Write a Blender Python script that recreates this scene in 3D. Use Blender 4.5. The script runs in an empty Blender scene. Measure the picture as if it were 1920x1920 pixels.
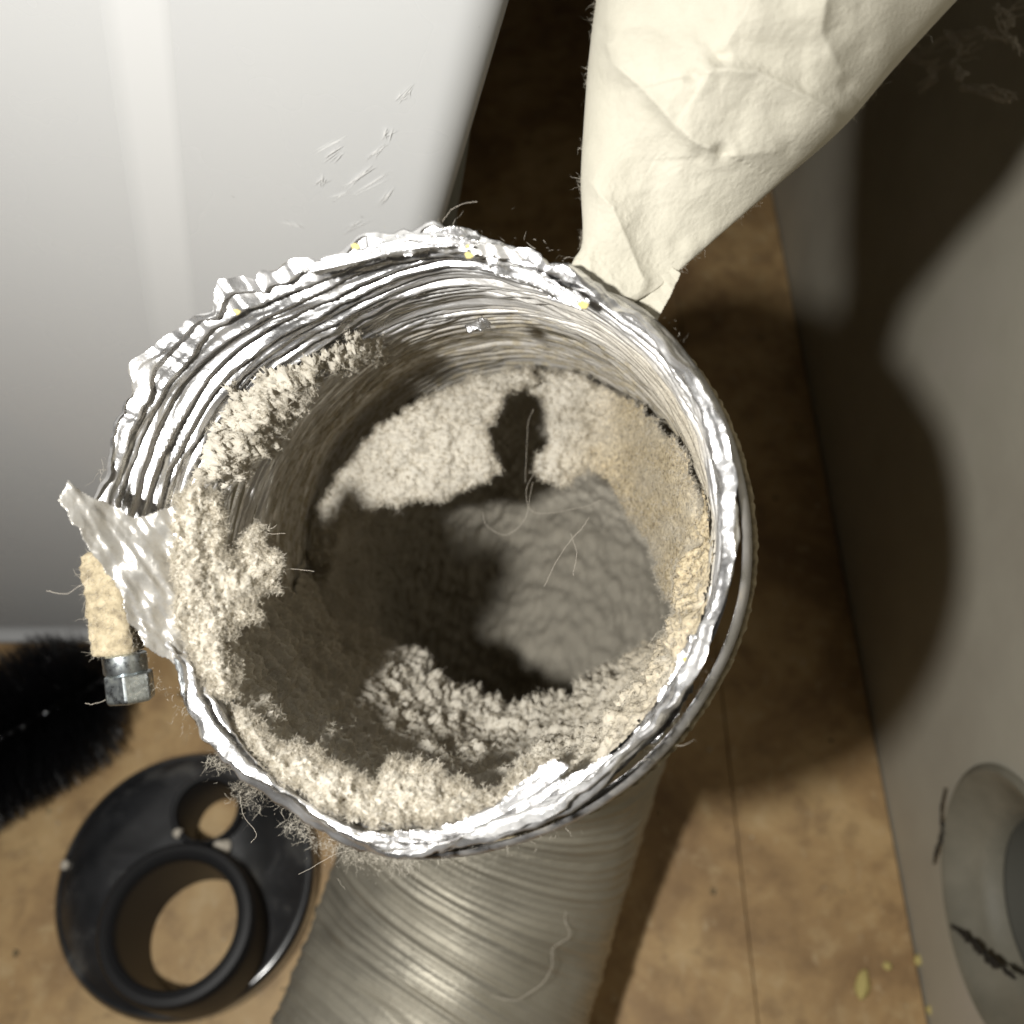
import bpy, bmesh, math, random
import numpy as np
from mathutils import Vector, Matrix

random.seed(7)
RNG = np.random.default_rng(11)
SC = bpy.context.scene
COL = SC.collection
PI = math.pi

# ------------------------------------------------------------------ camera, world, light, exposure
CAM = np.array([0.0, 0.0, 0.53])
FW = np.array([0.0, 0.5, -0.8660254])
UP = np.array([0.0, 0.8660254, 0.5])
RT = np.array([1.0, 0.0, 0.0])
FPX = 1846.0
cam_data = bpy.data.cameras.new("camera")
cam_data.sensor_width = 36.0
cam_data.lens = 36.0 * FPX / 1920.0
cam_data.clip_start = 0.01
cam_data.clip_end = 50.0
cam_data.dof.use_dof = True
cam_data.dof.focus_distance = 0.222
cam_data.dof.aperture_fstop = 13.0
cam = bpy.data.objects.new("camera", cam_data)
COL.objects.link(cam)
cam.location = CAM
cam.rotation_euler = (math.radians(30.0), 0.0, 0.0)
SC.camera = cam

w = bpy.data.worlds.new("World")
SC.world = w
w.use_nodes = True
w.node_tree.nodes["Background"].inputs[0].default_value = (1.0, 0.90, 0.76, 1)
w.node_tree.nodes["Background"].inputs[1].default_value = 0.027

ld = bpy.data.lights.new("flash_lamp", 'AREA')
ld.shape = 'DISK'
ld.size = 0.02
ld.energy = 1.95
ld.color = (1.0, 0.98, 0.935)
lo = bpy.data.objects.new("flash_lamp", ld)
COL.objects.link(lo)
LP = np.array([-0.108, -0.030, 0.588])
lo.location = LP
lo.rotation_euler = (Vector((0.0, 0.12, 0.25)) - Vector(LP)).to_track_quat('-Z', 'Y').to_euler()

SC.view_settings.view_transform = 'Standard'
SC.view_settings.look = 'None'
SC.view_settings.exposure = 0.0
SC.view_settings.gamma = 1.0
SC.cycles.max_bounces = 8
SC.cycles.diffuse_bounces = 6
SC.cycles.glossy_bounces = 5


def U(px, py, d):
    """point at camera depth d seen at photo pixel (px, py)"""
    px = np.asarray(px, float); py = np.asarray(py, float); d = np.asarray(d, float)
    a = (px - 960.0) / FPX * d
    b = (py - 960.0) / FPX * d
    return CAM + d[..., None] * FW + a[..., None] * RT - b[..., None] * UP


def proj(P):
    r = P - CAM
    d = r @ FW
    return 960.0 + FPX * (r @ RT) / d, 960.0 - FPX * (r @ UP) / d, d


# ------------------------------------------------------------------ helpers
def _hash(ix, iy, iz, seed):
    h = (ix.astype(np.int64) * 374761393 + iy.astype(np.int64) * 668265263 + iz.astype(np.int64) * 2147483647 + seed * 974634777) & 0xFFFFFFFF
    h = ((h ^ (h >> 13)) * 1274126177) & 0xFFFFFFFF
    h = (h ^ (h >> 16)) & 0xFFFFFFFF
    return h / 4294967295.0


def vnoise(P, seed=0):
    """value noise in -1..1 on an (N,3) array"""
    F = np.floor(P)
    f = P - F
    F = F.astype(np.int64)
    f = f * f * f * (f * (f * 6 - 15) + 10)
    out = 0.0
    for dx in (0, 1):
        wx = f[:, 0] if dx else 1 - f[:, 0]
        for dy in (0, 1):
            wy = f[:, 1] if dy else 1 - f[:, 1]
            for dz in (0, 1):
                wz = f[:, 2] if dz else 1 - f[:, 2]
                out = out + wx * wy * wz * _hash(F[:, 0] + dx, F[:, 1] + dy, F[:, 2] + dz, seed)
    return out * 2 - 1


def fbm(P, octaves=4, seed=0, gain=0.5):
    a, s, t = 1.0, 0.0, 0.0
    Q = P.copy()
    for o in range(octaves):
        s = s + a * vnoise(Q, seed + o * 17)
        t += a
        a *= gain
        Q = Q * 2.03 + 13.7
    return s / t


def sstep(a, b, x):
    t = np.clip((x - a) / (b - a), 0, 1)
    return t * t * (3 - 2 * t)


def poly_sd(X, Y, poly):
    """signed distance to a closed polygon, positive inside"""
    poly = np.asarray(poly, float)
    n = len(poly)
    d = np.full(X.shape, 1e18)
    inside = np.zeros(X.shape, bool)
    for i in range(n):
        ax, ay = poly[i]
        bx, by = poly[(i + 1) % n]
        ex, ey = bx - ax, by - ay
        t = np.clip(((X - ax) * ex + (Y - ay) * ey) / (ex * ex + ey * ey + 1e-12), 0, 1)
        d = np.minimum(d, (X - ax - t * ex) ** 2 + (Y - ay - t * ey) ** 2)
        if ay != by:
            c = ((ay > Y) != (by > Y)) & (X < (bx - ax) * (Y - ay) / (by - ay) + ax)
            inside ^= c
    d = np.sqrt(d)
    return np.where(inside, d, -d)


def line_sd(X, Y, pts):
    """distance to an open polyline and the side (sign) of the nearest segment"""
    pts = np.asarray(pts, float)
    best = np.full(X.shape, 1e18)
    side = np.ones(X.shape)
    for (ax, ay), (bx, by) in zip(pts[:-1], pts[1:]):
        ex, ey = bx - ax, by - ay
        t = np.clip(((X - ax) * ex + (Y - ay) * ey) / (ex * ex + ey * ey), 0, 1)
        d = (X - ax - t * ex) ** 2 + (Y - ay - t * ey) ** 2
        s = np.sign((X - ax) * ey - (Y - ay) * ex)
        m = d < best
        best = np.where(m, d, best)
        side = np.where(m, s, side)
    return np.sqrt(best), side


def mesh_np(name, V, F, mat=None, parent=None, smooth=True, attrs=None):
    """mesh object from arrays; F is (M,3) or (M,4), or a list of those"""
    me = bpy.data.meshes.new(name)
    V = np.ascontiguousarray(V, np.float32)
    Fs = F if isinstance(F, list) else [F]
    Fs = [np.ascontiguousarray(f, np.int32) for f in Fs if len(f)]
    loops = np.concatenate([f.ravel() for f in Fs])
    sizes = np.concatenate([np.full(len(f), f.shape[1], np.int32) for f in Fs])
    starts = np.concatenate([[0], np.cumsum(sizes)[:-1]]).astype(np.int32)
    me.vertices.add(len(V))
    me.vertices.foreach_set("co", V.ravel())
    me.loops.add(len(loops))
    me.loops.foreach_set("vertex_index", loops)
    me.polygons.add(len(sizes))
    me.polygons.foreach_set("loop_start", starts)
    me.polygons.foreach_set("loop_total", sizes)
    me.polygons.foreach_set("use_smooth", np.full(len(sizes), smooth))
    me.update(calc_edges=True)
    me.validate()
    for k, a in (attrs or {}).items():
        at = me.attributes.new(k, 'FLOAT', 'POINT')
        at.data.foreach_set("value", np.ascontiguousarray(a, np.float32))
    if mat:
        me.materials.append(mat)
    return link(name, me, parent)


def link(name, me, parent=None):
    o = bpy.data.objects.new(name, me)
    COL.objects.link(o)
    if parent is not None:
        o.parent = parent
        o.matrix_parent_inverse = Matrix.Translation(parent.location).inverted()
    return o


def bm_obj(name, bm, mat=None, parent=None, smooth=False, auto=None):
    bmesh.ops.recalc_face_normals(bm, faces=bm.faces)
    me = bpy.data.meshes.new(name)
    bm.to_mesh(me)
    bm.free()
    if mat:
        me.materials.append(mat)
    for p in me.polygons:
        p.use_smooth = smooth
    if auto is not None:
        me.set_sharp_from_angle(angle=math.radians(auto))
    return link(name, me, parent)


def thing(name, label, cat, loc=(0, 0, 0), group=None):
    o = bpy.data.objects.new(name, None)
    o.empty_display_size = 0.02
    COL.objects.link(o)
    o.location = loc
    return tag(o, label, cat, group)


def tag(o, label=None, cat=None, group=None, kind=None):
    if label: o['label'] = label
    if cat: o['category'] = cat
    if group: o['group'] = group
    if kind: o['kind'] = kind
    return o


def grid_faces(nu, nv, wrap_u=False):
    """quads of an nv x nu grid, index v*nu+u"""
    us = np.arange(nu if wrap_u else nu - 1)
    vs = np.arange(nv - 1)
    u, v = np.meshgrid(us, vs)
    u = u.ravel(); v = v.ravel()
    u2 = (u + 1) % nu
    return np.stack([v * nu + u, v * nu + u2, (v + 1) * nu + u2, (v + 1) * nu + u], 1)


def compact(V, F, attrs=None):
    used = np.unique(F)
    m = np.full(len(V), -1, np.int64)
    m[used] = np.arange(len(used))
    return V[used], m[F], {k: a[used] for k, a in (attrs or {}).items()}, used


def unit(a):
    return a / (np.linalg.norm(a, axis=-1, keepdims=True) + 1e-12)


def ribbons(P0, D, L, width, curl=0.35, seg=3, rng=RNG):
    """thin curled fibres: root points, directions, lengths -> verts, quads"""
    n = len(P0)
    D = unit(D)
    side = unit(np.cross(D, rng.normal(size=(n, 3))))
    wd = np.broadcast_to(np.asarray(width), (n,))
    pts = [P0]
    d = D
    for k in range(seg):
        d = unit(d + rng.normal(size=(n, 3)) * curl)
        pts.append(pts[-1] + d * (L / seg)[:, None])
    V = np.empty((n, seg + 1, 2, 3))
    for k in range(seg + 1):
        ww = wd * (1.0 - 0.55 * k / seg)
        V[:, k, 0] = pts[k] - side * (ww / 2)[:, None]
        V[:, k, 1] = pts[k] + side * (ww / 2)[:, None]
    base = (np.arange(n) * (seg + 1) * 2)[:, None]
    F = []
    for k in range(seg):
        F.append(np.concatenate([base + 2 * k, base + 2 * k + 1, base + 2 * k + 3, base + 2 * k + 2], 1))
    return V.reshape(-1, 3), np.concatenate(F, 0)


def tube_path(pts, r, n=8, closed_ends=True):
    """round tube along a polyline, r scalar or list -> verts, faces list"""
    pts = np.asarray(pts, float)
    m = len(pts)
    r = np.broadcast_to(np.asarray(r, float), (m,))
    T = np.gradient(pts, axis=0)
    T = unit(T)
    ref = np.array([0.31, 0.2, 0.93])
    V = []
    a = unit(np.cross(T[0], ref))
    for i in range(m):
        a = unit(a - T[i] * (a @ T[i]))
        b = np.cross(T[i], a)
        t = np.arange(n) * 2 * PI / n
        V.append(pts[i] + r[i] * (np.cos(t)[:, None] * a + np.sin(t)[:, None] * b))
    V = np.concatenate(V, 0)
    F = grid_faces(n, m, True)
    return V, F


def smooth_curve(pts, n):
    """Catmull-Rom through points"""
    pts = np.asarray(pts, float)
    P = np.concatenate([[2 * pts[0] - pts[1]], pts, [2 * pts[-1] - pts[-2]]])
    t = np.linspace(0, len(pts) - 1 - 1e-9, n)
    i = t.astype(int)
    f = (t - i)[:, None]
    p0, p1, p2, p3 = P[i], P[i + 1], P[i + 2], P[i + 3]
    return 0.5 * ((2 * p1) + (-p0 + p2) * f + (2 * p0 - 5 * p1 + 4 * p2 - p3) * f * f + (-p0 + 3 * p1 - 3 * p2 + p3) * f ** 3)


def lathe_bm(profile, n=64, closed=False):
    bm = bmesh.new()
    rings = []
    for r, z in profile:
        rings.append([bm.verts.new((r * math.cos(2 * PI * k / n), r * math.sin(2 * PI * k / n), z)) for k in range(n)])
    pairs = list(zip(rings[:-1], rings[1:]))
    if closed:
        pairs.append((rings[-1], rings[0]))
    for a, b in pairs:
        for k in range(n):
            bm.faces.new((a[k], a[(k + 1) % n], b[(k + 1) % n], b[k]))
    if not closed:
        bm.faces.new(rings[0]); bm.faces.new(rings[-1])
    return bm


def boolean_cut(o, cutters):
    for c in cutters:
        m = o.modifiers.new("cut", 'BOOLEAN')
        m.operation = 'DIFFERENCE'; m.object = c; m.solver = 'EXACT'
    dg = bpy.context.evaluated_depsgraph_get()
    me = bpy.data.meshes.new_from_object(o.evaluated_get(dg))
    o.modifiers.clear()
    o.data = me
    for c in cutters:
        bpy.data.objects.remove(c)
    return o


# ------------------------------------------------------------------ materials
def mat(name, col=(0.5, 0.5, 0.5), rough=0.5, metal=0.0, **kw):
    m = bpy.data.materials.new(name)
    m.use_nodes = True
    b = m.node_tree.nodes["Principled BSDF"]
    b.inputs["Base Color"].default_value = (*col, 1)
    b.inputs["Roughness"].default_value = rough
    b.inputs["Metallic"].default_value = metal
    for k, v in kw.items():
        b.inputs[k].default_value = v
    return m


def N(m, typ, **props):
    n = m.node_tree.nodes.new(typ)
    for k, v in props.items():
        setattr(n, k, v)
    return n


def L(m, a, b):
    m.node_tree.links.new(a, b)


def noise_node(m, scale, detail=4, rough=0.55, vec=None, dist=0.0, map_scale=None):
    if vec is None:
        tc = N(m, "ShaderNodeTexCoord")
        vec = tc.outputs["Object"]
    if map_scale:
        mp = N(m, "ShaderNodeMapping")
        mp.inputs["Scale"].default_value = map_scale
        L(m, vec, mp.inputs["Vector"])
        vec = mp.outputs["Vector"]
    n = N(m, "ShaderNodeTexNoise")
    n.inputs["Scale"].default_value = scale
    n.inputs["Detail"].default_value = detail
    n.inputs["Roughness"].default_value = rough
    n.inputs["Distortion"].default_value = dist
    L(m, vec, n.inputs["Vector"])
    return n.outputs["Fac"]


def ramp(m, fac, stops):
    r = N(m, "ShaderNodeValToRGB")
    e = r.color_ramp.elements
    while len(e) < len(stops):
        e.new(0.5)
    for k, (p, c) in enumerate(stops):
        e[k].position = p
        e[k].color = (*c, 1) if len(c) == 3 else c
    L(m, fac, r.inputs["Fac"])
    return r.outputs["Color"]


def mix(m, fac, a, b, mode='MIX'):
    x = N(m, "ShaderNodeMix", data_type='RGBA', blend_type=mode)
    if isinstance(fac, (int, float)):
        x.inputs["Factor"].default_value = fac
    else:
        L(m, fac, x.inputs["Factor"])
    for s, v in (("A", a), ("B", b)):
        i = [q for q in x.inputs if q.name == s and q.type == 'RGBA'][0]
        if isinstance(v, tuple):
            i.default_value = (*v, 1)
        else:
            L(m, v, i)
    return [q for q in x.outputs if q.type == 'RGBA'][0]


def bump(m, h, strength=0.3, dist=0.001):
    bn = N(m, "ShaderNodeBump")
    bn.inputs["Strength"].default_value = strength
    bn.inputs["Distance"].default_value = dist
    L(m, h, bn.inputs["Height"])
    L(m, bn.outputs["Normal"], m.node_tree.nodes["Principled BSDF"].inputs["Normal"])


def setin(m, inp, out):
    L(m, out, m.node_tree.nodes["Principled BSDF"].inputs[inp])


def attr(m, name):
    a = N(m, "ShaderNodeAttribute")
    a.attribute_name = name
    return a.outputs["Fac"]


def val_ramp(m, fac, a, b):
    return ramp(m, fac, [(a, (0, 0, 0)), (b, (1, 1, 1))])


def foil_material(name, dust_col, base=(0.86, 0.86, 0.87), r0=0.2, r1=0.42):
    m = mat(name, base, 0.25, 1.0)
    d = attr(m, "dust")
    fine = noise_node(m, 1500, 3, 0.7)
    grain = ramp(m, fine, [(0.36, (0.32, 0.27, 0.19)), (0.5, dust_col), (0.68, tuple(min(1, c * 1.35) for c in dust_col))])
    c = mix(m, d, base, grain)
    setin(m, "Base Color", c)
    mt = N(m, "ShaderNodeMath", operation='MULTIPLY_ADD')
    mt.inputs[1].default_value = -1.0; mt.inputs[2].default_value = 1.0
    L(m, d, mt.inputs[0]); setin(m, "Metallic", mt.outputs[0])
    rn = noise_node(m, 90, 4, 0.6)
    mr = N(m, "ShaderNodeMapRange")
    mr.inputs["From Min"].default_value = 0.3; mr.inputs["From Max"].default_value = 0.7
    mr.inputs["To Min"].default_value = r0; mr.inputs["To Max"].default_value = r1
    L(m, rn, mr.inputs["Value"])
    ad = N(m, "ShaderNodeMath", operation='MULTIPLY_ADD')
    L(m, d, ad.inputs[0]); ad.inputs[1].default_value = 0.5; L(m, mr.outputs[0], ad.inputs[2])
    setin(m, "Roughness", ad.outputs[0])
    bump(m, noise_node(m, 420, 4, 0.6), 0.35, 0.0006)
    return m


M = {}
M['foil'] = foil_material('crinkled_foil', (0.36, 0.32, 0.24), r0=0.15, r1=0.34)
M['dull_foil'] = foil_material('dull_foil', (0.30, 0.275, 0.225), base=(0.55, 0.545, 0.53), r0=0.10, r1=0.26)
M['duct_out'] = foil_material('dusty_duct', (0.24, 0.218, 0.165), base=(0.46, 0.435, 0.365), r0=0.28, r1=0.40)

m = M['lint'] = mat('grey_lint', (0.4, 0.36, 0.3), 0.95)
t = attr(m, "tone")
big = noise_node(m, 60, 4, 0.6)
fine = noise_node(m, 900, 3, 0.7)
c1 = ramp(m, big, [(0.3, (0.43, 0.40, 0.34)), (0.52, (0.54, 0.505, 0.435)), (0.72, (0.61, 0.575, 0.50))])
c2 = ramp(m, fine, [(0.34, (0.14, 0.115, 0.08)), (0.46, (0.42, 0.345, 0.225)), (0.66, (0.64, 0.55, 0.38))])
c = mix(m, t, c1, c2)
spk = noise_node(m, 330, 2, 0.5)
c = mix(m, ramp(m, spk, [(0.16, (1, 1, 1)), (0.27, (0, 0, 0))]), c, (0.08, 0.07, 0.06))
c = mix(m, attr(m, 'deep_dim'), c, (0.38, 0.35, 0.29))  # lint colour darkened deep in the duct to dim the lit far wall
setin(m, "Base Color", c)
m.node_tree.nodes["Principled BSDF"].inputs["Specular IOR Level"].default_value = 0.1
bump(m, noise_node(m, 1300, 3, 0.7), 0.5, 0.0006)
M['fibre'] = mat('lint_fibre', (0.70, 0.65, 0.55), 0.9)
M['fibre'].node_tree.nodes["Principled BSDF"].inputs["Specular IOR Level"].default_value = 0.1
_m = M['fibre']
_out = _m.node_tree.nodes["Material Output"]
_tr = N(_m, "ShaderNodeBsdfTranslucent"); _tr.inputs["Color"].default_value = (0.70, 0.65, 0.55, 1)
_mx = N(_m, "ShaderNodeMixShader"); _mx.inputs[0].default_value = 0.35
L(_m, _m.node_tree.nodes["Principled BSDF"].outputs[0], _mx.inputs[1]); L(_m, _tr.outputs[0], _mx.inputs[2]); L(_m, _mx.outputs[0], _out.inputs["Surface"])
m = M['housing'] = mat('dusty_housing', (0.34, 0.28, 0.18), 0.9)
setin(m, "Base Color", ramp(m, noise_node(m, 420, 4, 0.65), [(0.3, (0.16, 0.13, 0.085)), (0.5, (0.33, 0.275, 0.18)), (0.72, (0.46, 0.395, 0.275))]))
m = M['fibre']
_b1 = ramp(m, noise_node(m, 110, 4, 0.6), [(0.32, (0.40, 0.365, 0.30)), (0.5, (0.56, 0.52, 0.44)), (0.7, (0.69, 0.65, 0.57))])
_b2 = mix(m, ramp(m, noise_node(m, 420, 2, 0.5), [(0.22, (1, 1, 1)), (0.33, (0, 0, 0))]), _b1, (0.20, 0.17, 0.13))
setin(m, "Base Color", _b2)
M['hair'] = mat('pale_hair', (0.55, 0.50, 0.42), 0.5)

m = M['band'] = foil_material('steel_band', (0.22, 0.20, 0.16), base=(0.42, 0.42, 0.43), r0=0.16, r1=0.34)
m = M['zinc'] = mat('zinc_screw', (0.66, 0.74, 0.78), 0.25, 1.0)
sp = noise_node(m, 700, 3, 0.7)
setin(m, "Base Color", ramp(m, sp, [(0.35, (0.36, 0.38, 0.36)), (0.6, (0.74, 0.80, 0.84))]))
setin(m, "Roughness", ramp(m, sp, [(0.3, (0.5, 0.5, 0.5)), (0.7, (0.18, 0.18, 0.18))]))

m = M['white'] = mat('white_enamel', (0.68, 0.68, 0.67), 0.28)
sp = noise_node(m, 210, 3, 0.6)
c = mix(m, ramp(m, sp, [(0.18, (1, 1, 1)), (0.26, (0, 0, 0))]), (0.60, 0.606, 0.604), (0.40, 0.40, 0.39))
hz = noise_node(m, 9, 3, 0.6)
c = mix(m, ramp(m, hz, [(0.35, (0, 0, 0)), (0.75, (0.25, 0.25, 0.25))]), c, (0.53, 0.53, 0.55))
setin(m, "Base Color", c)
setin(m, "Roughness", ramp(m, noise_node(m, 25, 3, 0.5), [(0.3, (0.22, 0.22, 0.22)), (0.7, (0.36, 0.36, 0.36))]))
m.node_tree.nodes["Principled BSDF"].inputs["Coat Weight"].default_value = 0.4
M['painted_sheen'] = mat('white_painted_sheen', (0.735, 0.74, 0.725), 0.27)  # whiter colour imitates a reflected highlight on the glossy face
m = M['painted_sheen']
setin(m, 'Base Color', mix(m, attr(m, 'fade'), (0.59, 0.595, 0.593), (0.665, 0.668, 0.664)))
M['scratch'] = mat('scuffed_white', (0.80, 0.80, 0.79), 0.6)
M['grey_panel'] = mat('grey_panel', (0.16, 0.155, 0.13), 0.5)
M['black_gap'] = mat('black_plinth', (0.012, 0.011, 0.010), 0.6)

m = M['rubber'] = mat('black_plastic', (0.028, 0.029, 0.032), 0.42)
sm = noise_node(m, 35, 5, 0.65, dist=0.6)
setin(m, "Base Color", ramp(m, sm, [(0.4, (0.016, 0.017, 0.019)), (0.58, (0.032, 0.033, 0.036)), (0.74, (0.13, 0.13, 0.125))]))
setin(m, "Roughness", ramp(m, noise_node(m, 60, 4, 0.6), [(0.3, (0.3, 0.3, 0.3)), (0.7, (0.55, 0.55, 0.55))]))
M['rubber'].node_tree.nodes['Principled BSDF'].inputs['Coat Weight'].default_value = 1.0
M['rubber'].node_tree.nodes['Principled BSDF'].inputs['Coat Roughness'].default_value = 0.16
M['matte_rubber'] = mat('matte_black_plastic', (0.014, 0.014, 0.015), 0.5)
M['matte_rubber'].node_tree.nodes['Principled BSDF'].inputs['Specular IOR Level'].default_value = 0.28
M['bristle'] = mat('black_bristle', (0.006, 0.006, 0.007), 0.35)
M['wire'] = mat('twisted_wire', (0.25, 0.25, 0.26), 0.25, 1.0)
M['crumb'] = mat('pale_crumb', (0.55, 0.50, 0.42), 0.9)
m = M['grit'] = mat('floor_grit', (0.4, 0.3, 0.2), 0.9)
setin(m, 'Base Color', ramp(m, noise_node(m, 60, 2, 0.5), [(0.35, (0.10, 0.07, 0.04)), (0.5, (0.50, 0.38, 0.20)), (0.65, (0.62, 0.55, 0.42))]))
M['ycrumb'] = mat('yellow_crumb', (0.62, 0.52, 0.20), 0.9)

m = M['floor'] = mat('brown_floor', (0.3, 0.2, 0.1), 0.55)
n1 = noise_node(m, 13, 6, 0.62, dist=0.5)
n2 = noise_node(m, 55, 5, 0.65, dist=0.3)
n3 = noise_node(m, 170, 4, 0.6, map_scale=(1.0, 0.55, 1.0))
c = ramp(m, n1, [(0.32, (0.28, 0.17, 0.08)), (0.5, (0.49, 0.32, 0.15)), (0.66, (0.64, 0.45, 0.225))])
c = mix(m, ramp(m, n2, [(0.34, (0.55, 0.55, 0.55)), (0.5, (0, 0, 0))]), c, (0.25, 0.155, 0.075))
c = mix(m, ramp(m, n2, [(0.56, (0, 0, 0)), (0.74, (0.7, 0.7, 0.7))]), c, (0.66, 0.50, 0.28))
c = mix(m, ramp(m, n3, [(0.60, (0, 0, 0)), (0.72, (0.6, 0.6, 0.6))]), c, (0.60, 0.46, 0.28))
setin(m, "Base Color", c)
bump(m, n3, 0.25, 0.001)
m = M['wall'] = mat('grey_beige_wall', (0.48, 0.45, 0.37), 0.75)
n1 = noise_node(m, 9, 5, 0.6)
setin(m, "Base Color", ramp(m, n1, [(0.3, (0.42, 0.385, 0.315)), (0.55, (0.50, 0.47, 0.385)), (0.75, (0.545, 0.50, 0.43))]))
bump(m, noise_node(m, 240, 4, 0.6), 0.12, 0.001)
m = M['collar'] = mat('grey_collar', (0.26, 0.26, 0.22), 0.6)
setin(m, "Base Color", ramp(m, noise_node(m, 30, 4, 0.6), [(0.3, (0.16, 0.15, 0.115)), (0.7, (0.27, 0.25, 0.195))]))
M['sleeve'] = mat('dark_sleeve', (0.12, 0.117, 0.098), 0.5)
M['grime'] = mat('dark_grime', (0.02, 0.018, 0.014), 0.9)
M['dark_wall'] = mat('dark_back_wall', (0.10, 0.075, 0.05), 0.8)
m = M['paper'] = mat('white_paper', (0.6, 0.58, 0.5), 0.92)
fz = noise_node(m, 900, 4, 0.7, map_scale=(1, 1, 1))
setin(m, "Base Color", ramp(m, noise_node(m, 45, 5, 0.6), [(0.3, (0.44, 0.418, 0.345)), (0.7, (0.505, 0.48, 0.405))]))
m.node_tree.nodes["Principled BSDF"].inputs["Specular IOR Level"].default_value = 0.15
bump(m, fz, 0.35, 0.0007)

# ------------------------------------------------------------------ structure: floor, walls
WX = 0.2      # plane of the wall


def box_bm(x0, x1, y0, y1, z0, z1, bev=0.0, seg=2):
    bm = bmesh.new()
    bmesh.ops.create_cube(bm, size=1.0)
    for v in bm.verts:
        v.co = ((x0 + x1) / 2 + v.co.x * (x1 - x0), (y0 + y1) / 2 + v.co.y * (y1 - y0), (z0 + z1) / 2 + v.co.z * (z1 - z0))
    if bev:
        bmesh.ops.bevel(bm, geom=bm.edges[:], offset=bev, segments=seg, affect='EDGES', profile=0.5)
    return bm


fl = tag(bm_obj('floor', box_bm(-1.2, WX, -1.0, 1.0, -0.05, -0.008), M['black_gap']), kind='structure')
bm_obj('floor_panel', box_bm(-1.2, 0.1175, -1.0, 1.0, -0.0075, 0.0, 0.0004), M['floor'], fl)
bm_obj('floor_panel', box_bm(0.1181, WX - 0.0015, -1.0, 1.0, -0.0075, 0.0003, 0.0004), M['floor'], fl)

HC = (0.060, 0.106)   # y, z of the vent hole in the wall
HR = 0.054
wl = bm_obj('wall', box_bm(WX, WX + 0.12, -1.0, 1.0, -0.05, 1.3), M['wall'])
tag(wl, kind='structure')
cb = bmesh.new()
bmesh.ops.create_cone(cb, cap_ends=True, segments=96, radius1=HR, radius2=HR, depth=0.16,
                      matrix=Matrix.Translation((WX + 0.05, HC[0], HC[1])) @ Matrix.Rotation(PI / 2, 4, 'Y'))
cut = bm_obj('cutter', cb)
boolean_cut(wl, [cut])
wb = tag(bm_obj('wall_back', box_bm(-1.2, WX, 1.0, 1.1, -0.05, 1.3), M['dark_wall']), kind='structure')
# collar let into the wall: a shallow funnel then a straight sleeve
prof = [(HR + 0.003, -0.0015), (HR + 0.0005, -0.0032), (HR - 0.003, -0.002), (HR - 0.007, 0.003), (HR - 0.014, 0.007), (HR - 0.0175, 0.010), (HR - 0.0185, 0.016),
        (HR - 0.0005, 0.018), (HR - 0.0005, 0.002)]
bm = lathe_bm(prof, 96, closed=True)
bmesh.ops.transform(bm, matrix=Matrix.Translation((WX, HC[0], HC[1])) @ Matrix.Rotation(PI / 2, 4, 'Y'), verts=bm.verts)
vc = bm_obj('vent_collar', bm, M['collar'], None, True, 50)
tag(vc, 'round grey vent collar sunk into the beige wall near the floor', 'wall vent')
bm = lathe_bm([(HR - 0.019, 0.0165), (HR - 0.020, 0.10), (HR - 0.0005, 0.10), (HR - 0.0005, 0.0185)], 96, closed=True)
bmesh.ops.transform(bm, matrix=Matrix.Translation((WX, HC[0], HC[1])) @ Matrix.Rotation(PI / 2, 4, 'Y'), verts=bm.verts)
bm_obj('vent_sleeve', bm, M['sleeve'], vc, True, 50)
bm = bmesh.new()
bmesh.ops.create_cone(bm, cap_ends=True, segments=48, radius1=HR - 0.001, radius2=HR - 0.001, depth=0.004,
                      matrix=Matrix.Translation((WX + 0.108, HC[0], HC[1])) @ Matrix.Rotation(PI / 2, 4, 'Y'))
bm_obj('vent_flap', bm, M['black_gap'], vc)


# grime: raised ragged smears along the collar's edge
def smear(pts_px, wpx, seed):
    rng = np.random.default_rng(seed)
    P = smooth_curve(np.array([[a, b, 0] for a, b in pts_px]), 60)
    out = []
    for i, (a, b, _) in enumerate(P):
        d = WX / ((a - 960.0) / FPX)
        p = U(a, b, d)
        out.append(p)
    out = np.array(out)
    r = wpx / FPX * 0.30 * (0.35 + 0.65 * np.sin(np.linspace(0.1, PI - 0.1, 60))) * (0.25 + 1.3 * rng.random(60))
    out[:, 0] = WX - 0.0032
    V, F = tube_path(out, r, 8)
    V[:, 0] = WX - 0.0033 + (V[:, 0] - (WX - 0.0032)) * 0.15
    return V, F


V1, F1 = smear([(1786, 1478), (1778, 1520), (1780, 1560), (1768, 1600), (1764, 1620)], 11, 1)
V2, F2 = smear([(1796, 1735), (1815, 1748), (1845, 1775), (1870, 1800), (1890, 1812), (1922, 1835)], 13, 2)
mesh_np('grime_smear', V1, F1, M['grime'], vc)
mesh_np('grime_smear', V2, F2, M['grime'], vc)

# ------------------------------------------------------------------ white appliance
ap = thing('appliance', 'glossy white appliance casing with scuffed face standing behind the foil duct', 'appliance', (-0.3, 0.23, 0))
FY = 0.212


def edge_x(z):
    # the edge of the casing leans outwards as it rises
    return 0.0015 - 0.285 * (0.395 - z) * np.where(z < 0.395, np.where(z > 0.22, 1, 1), 0.9)


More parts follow.
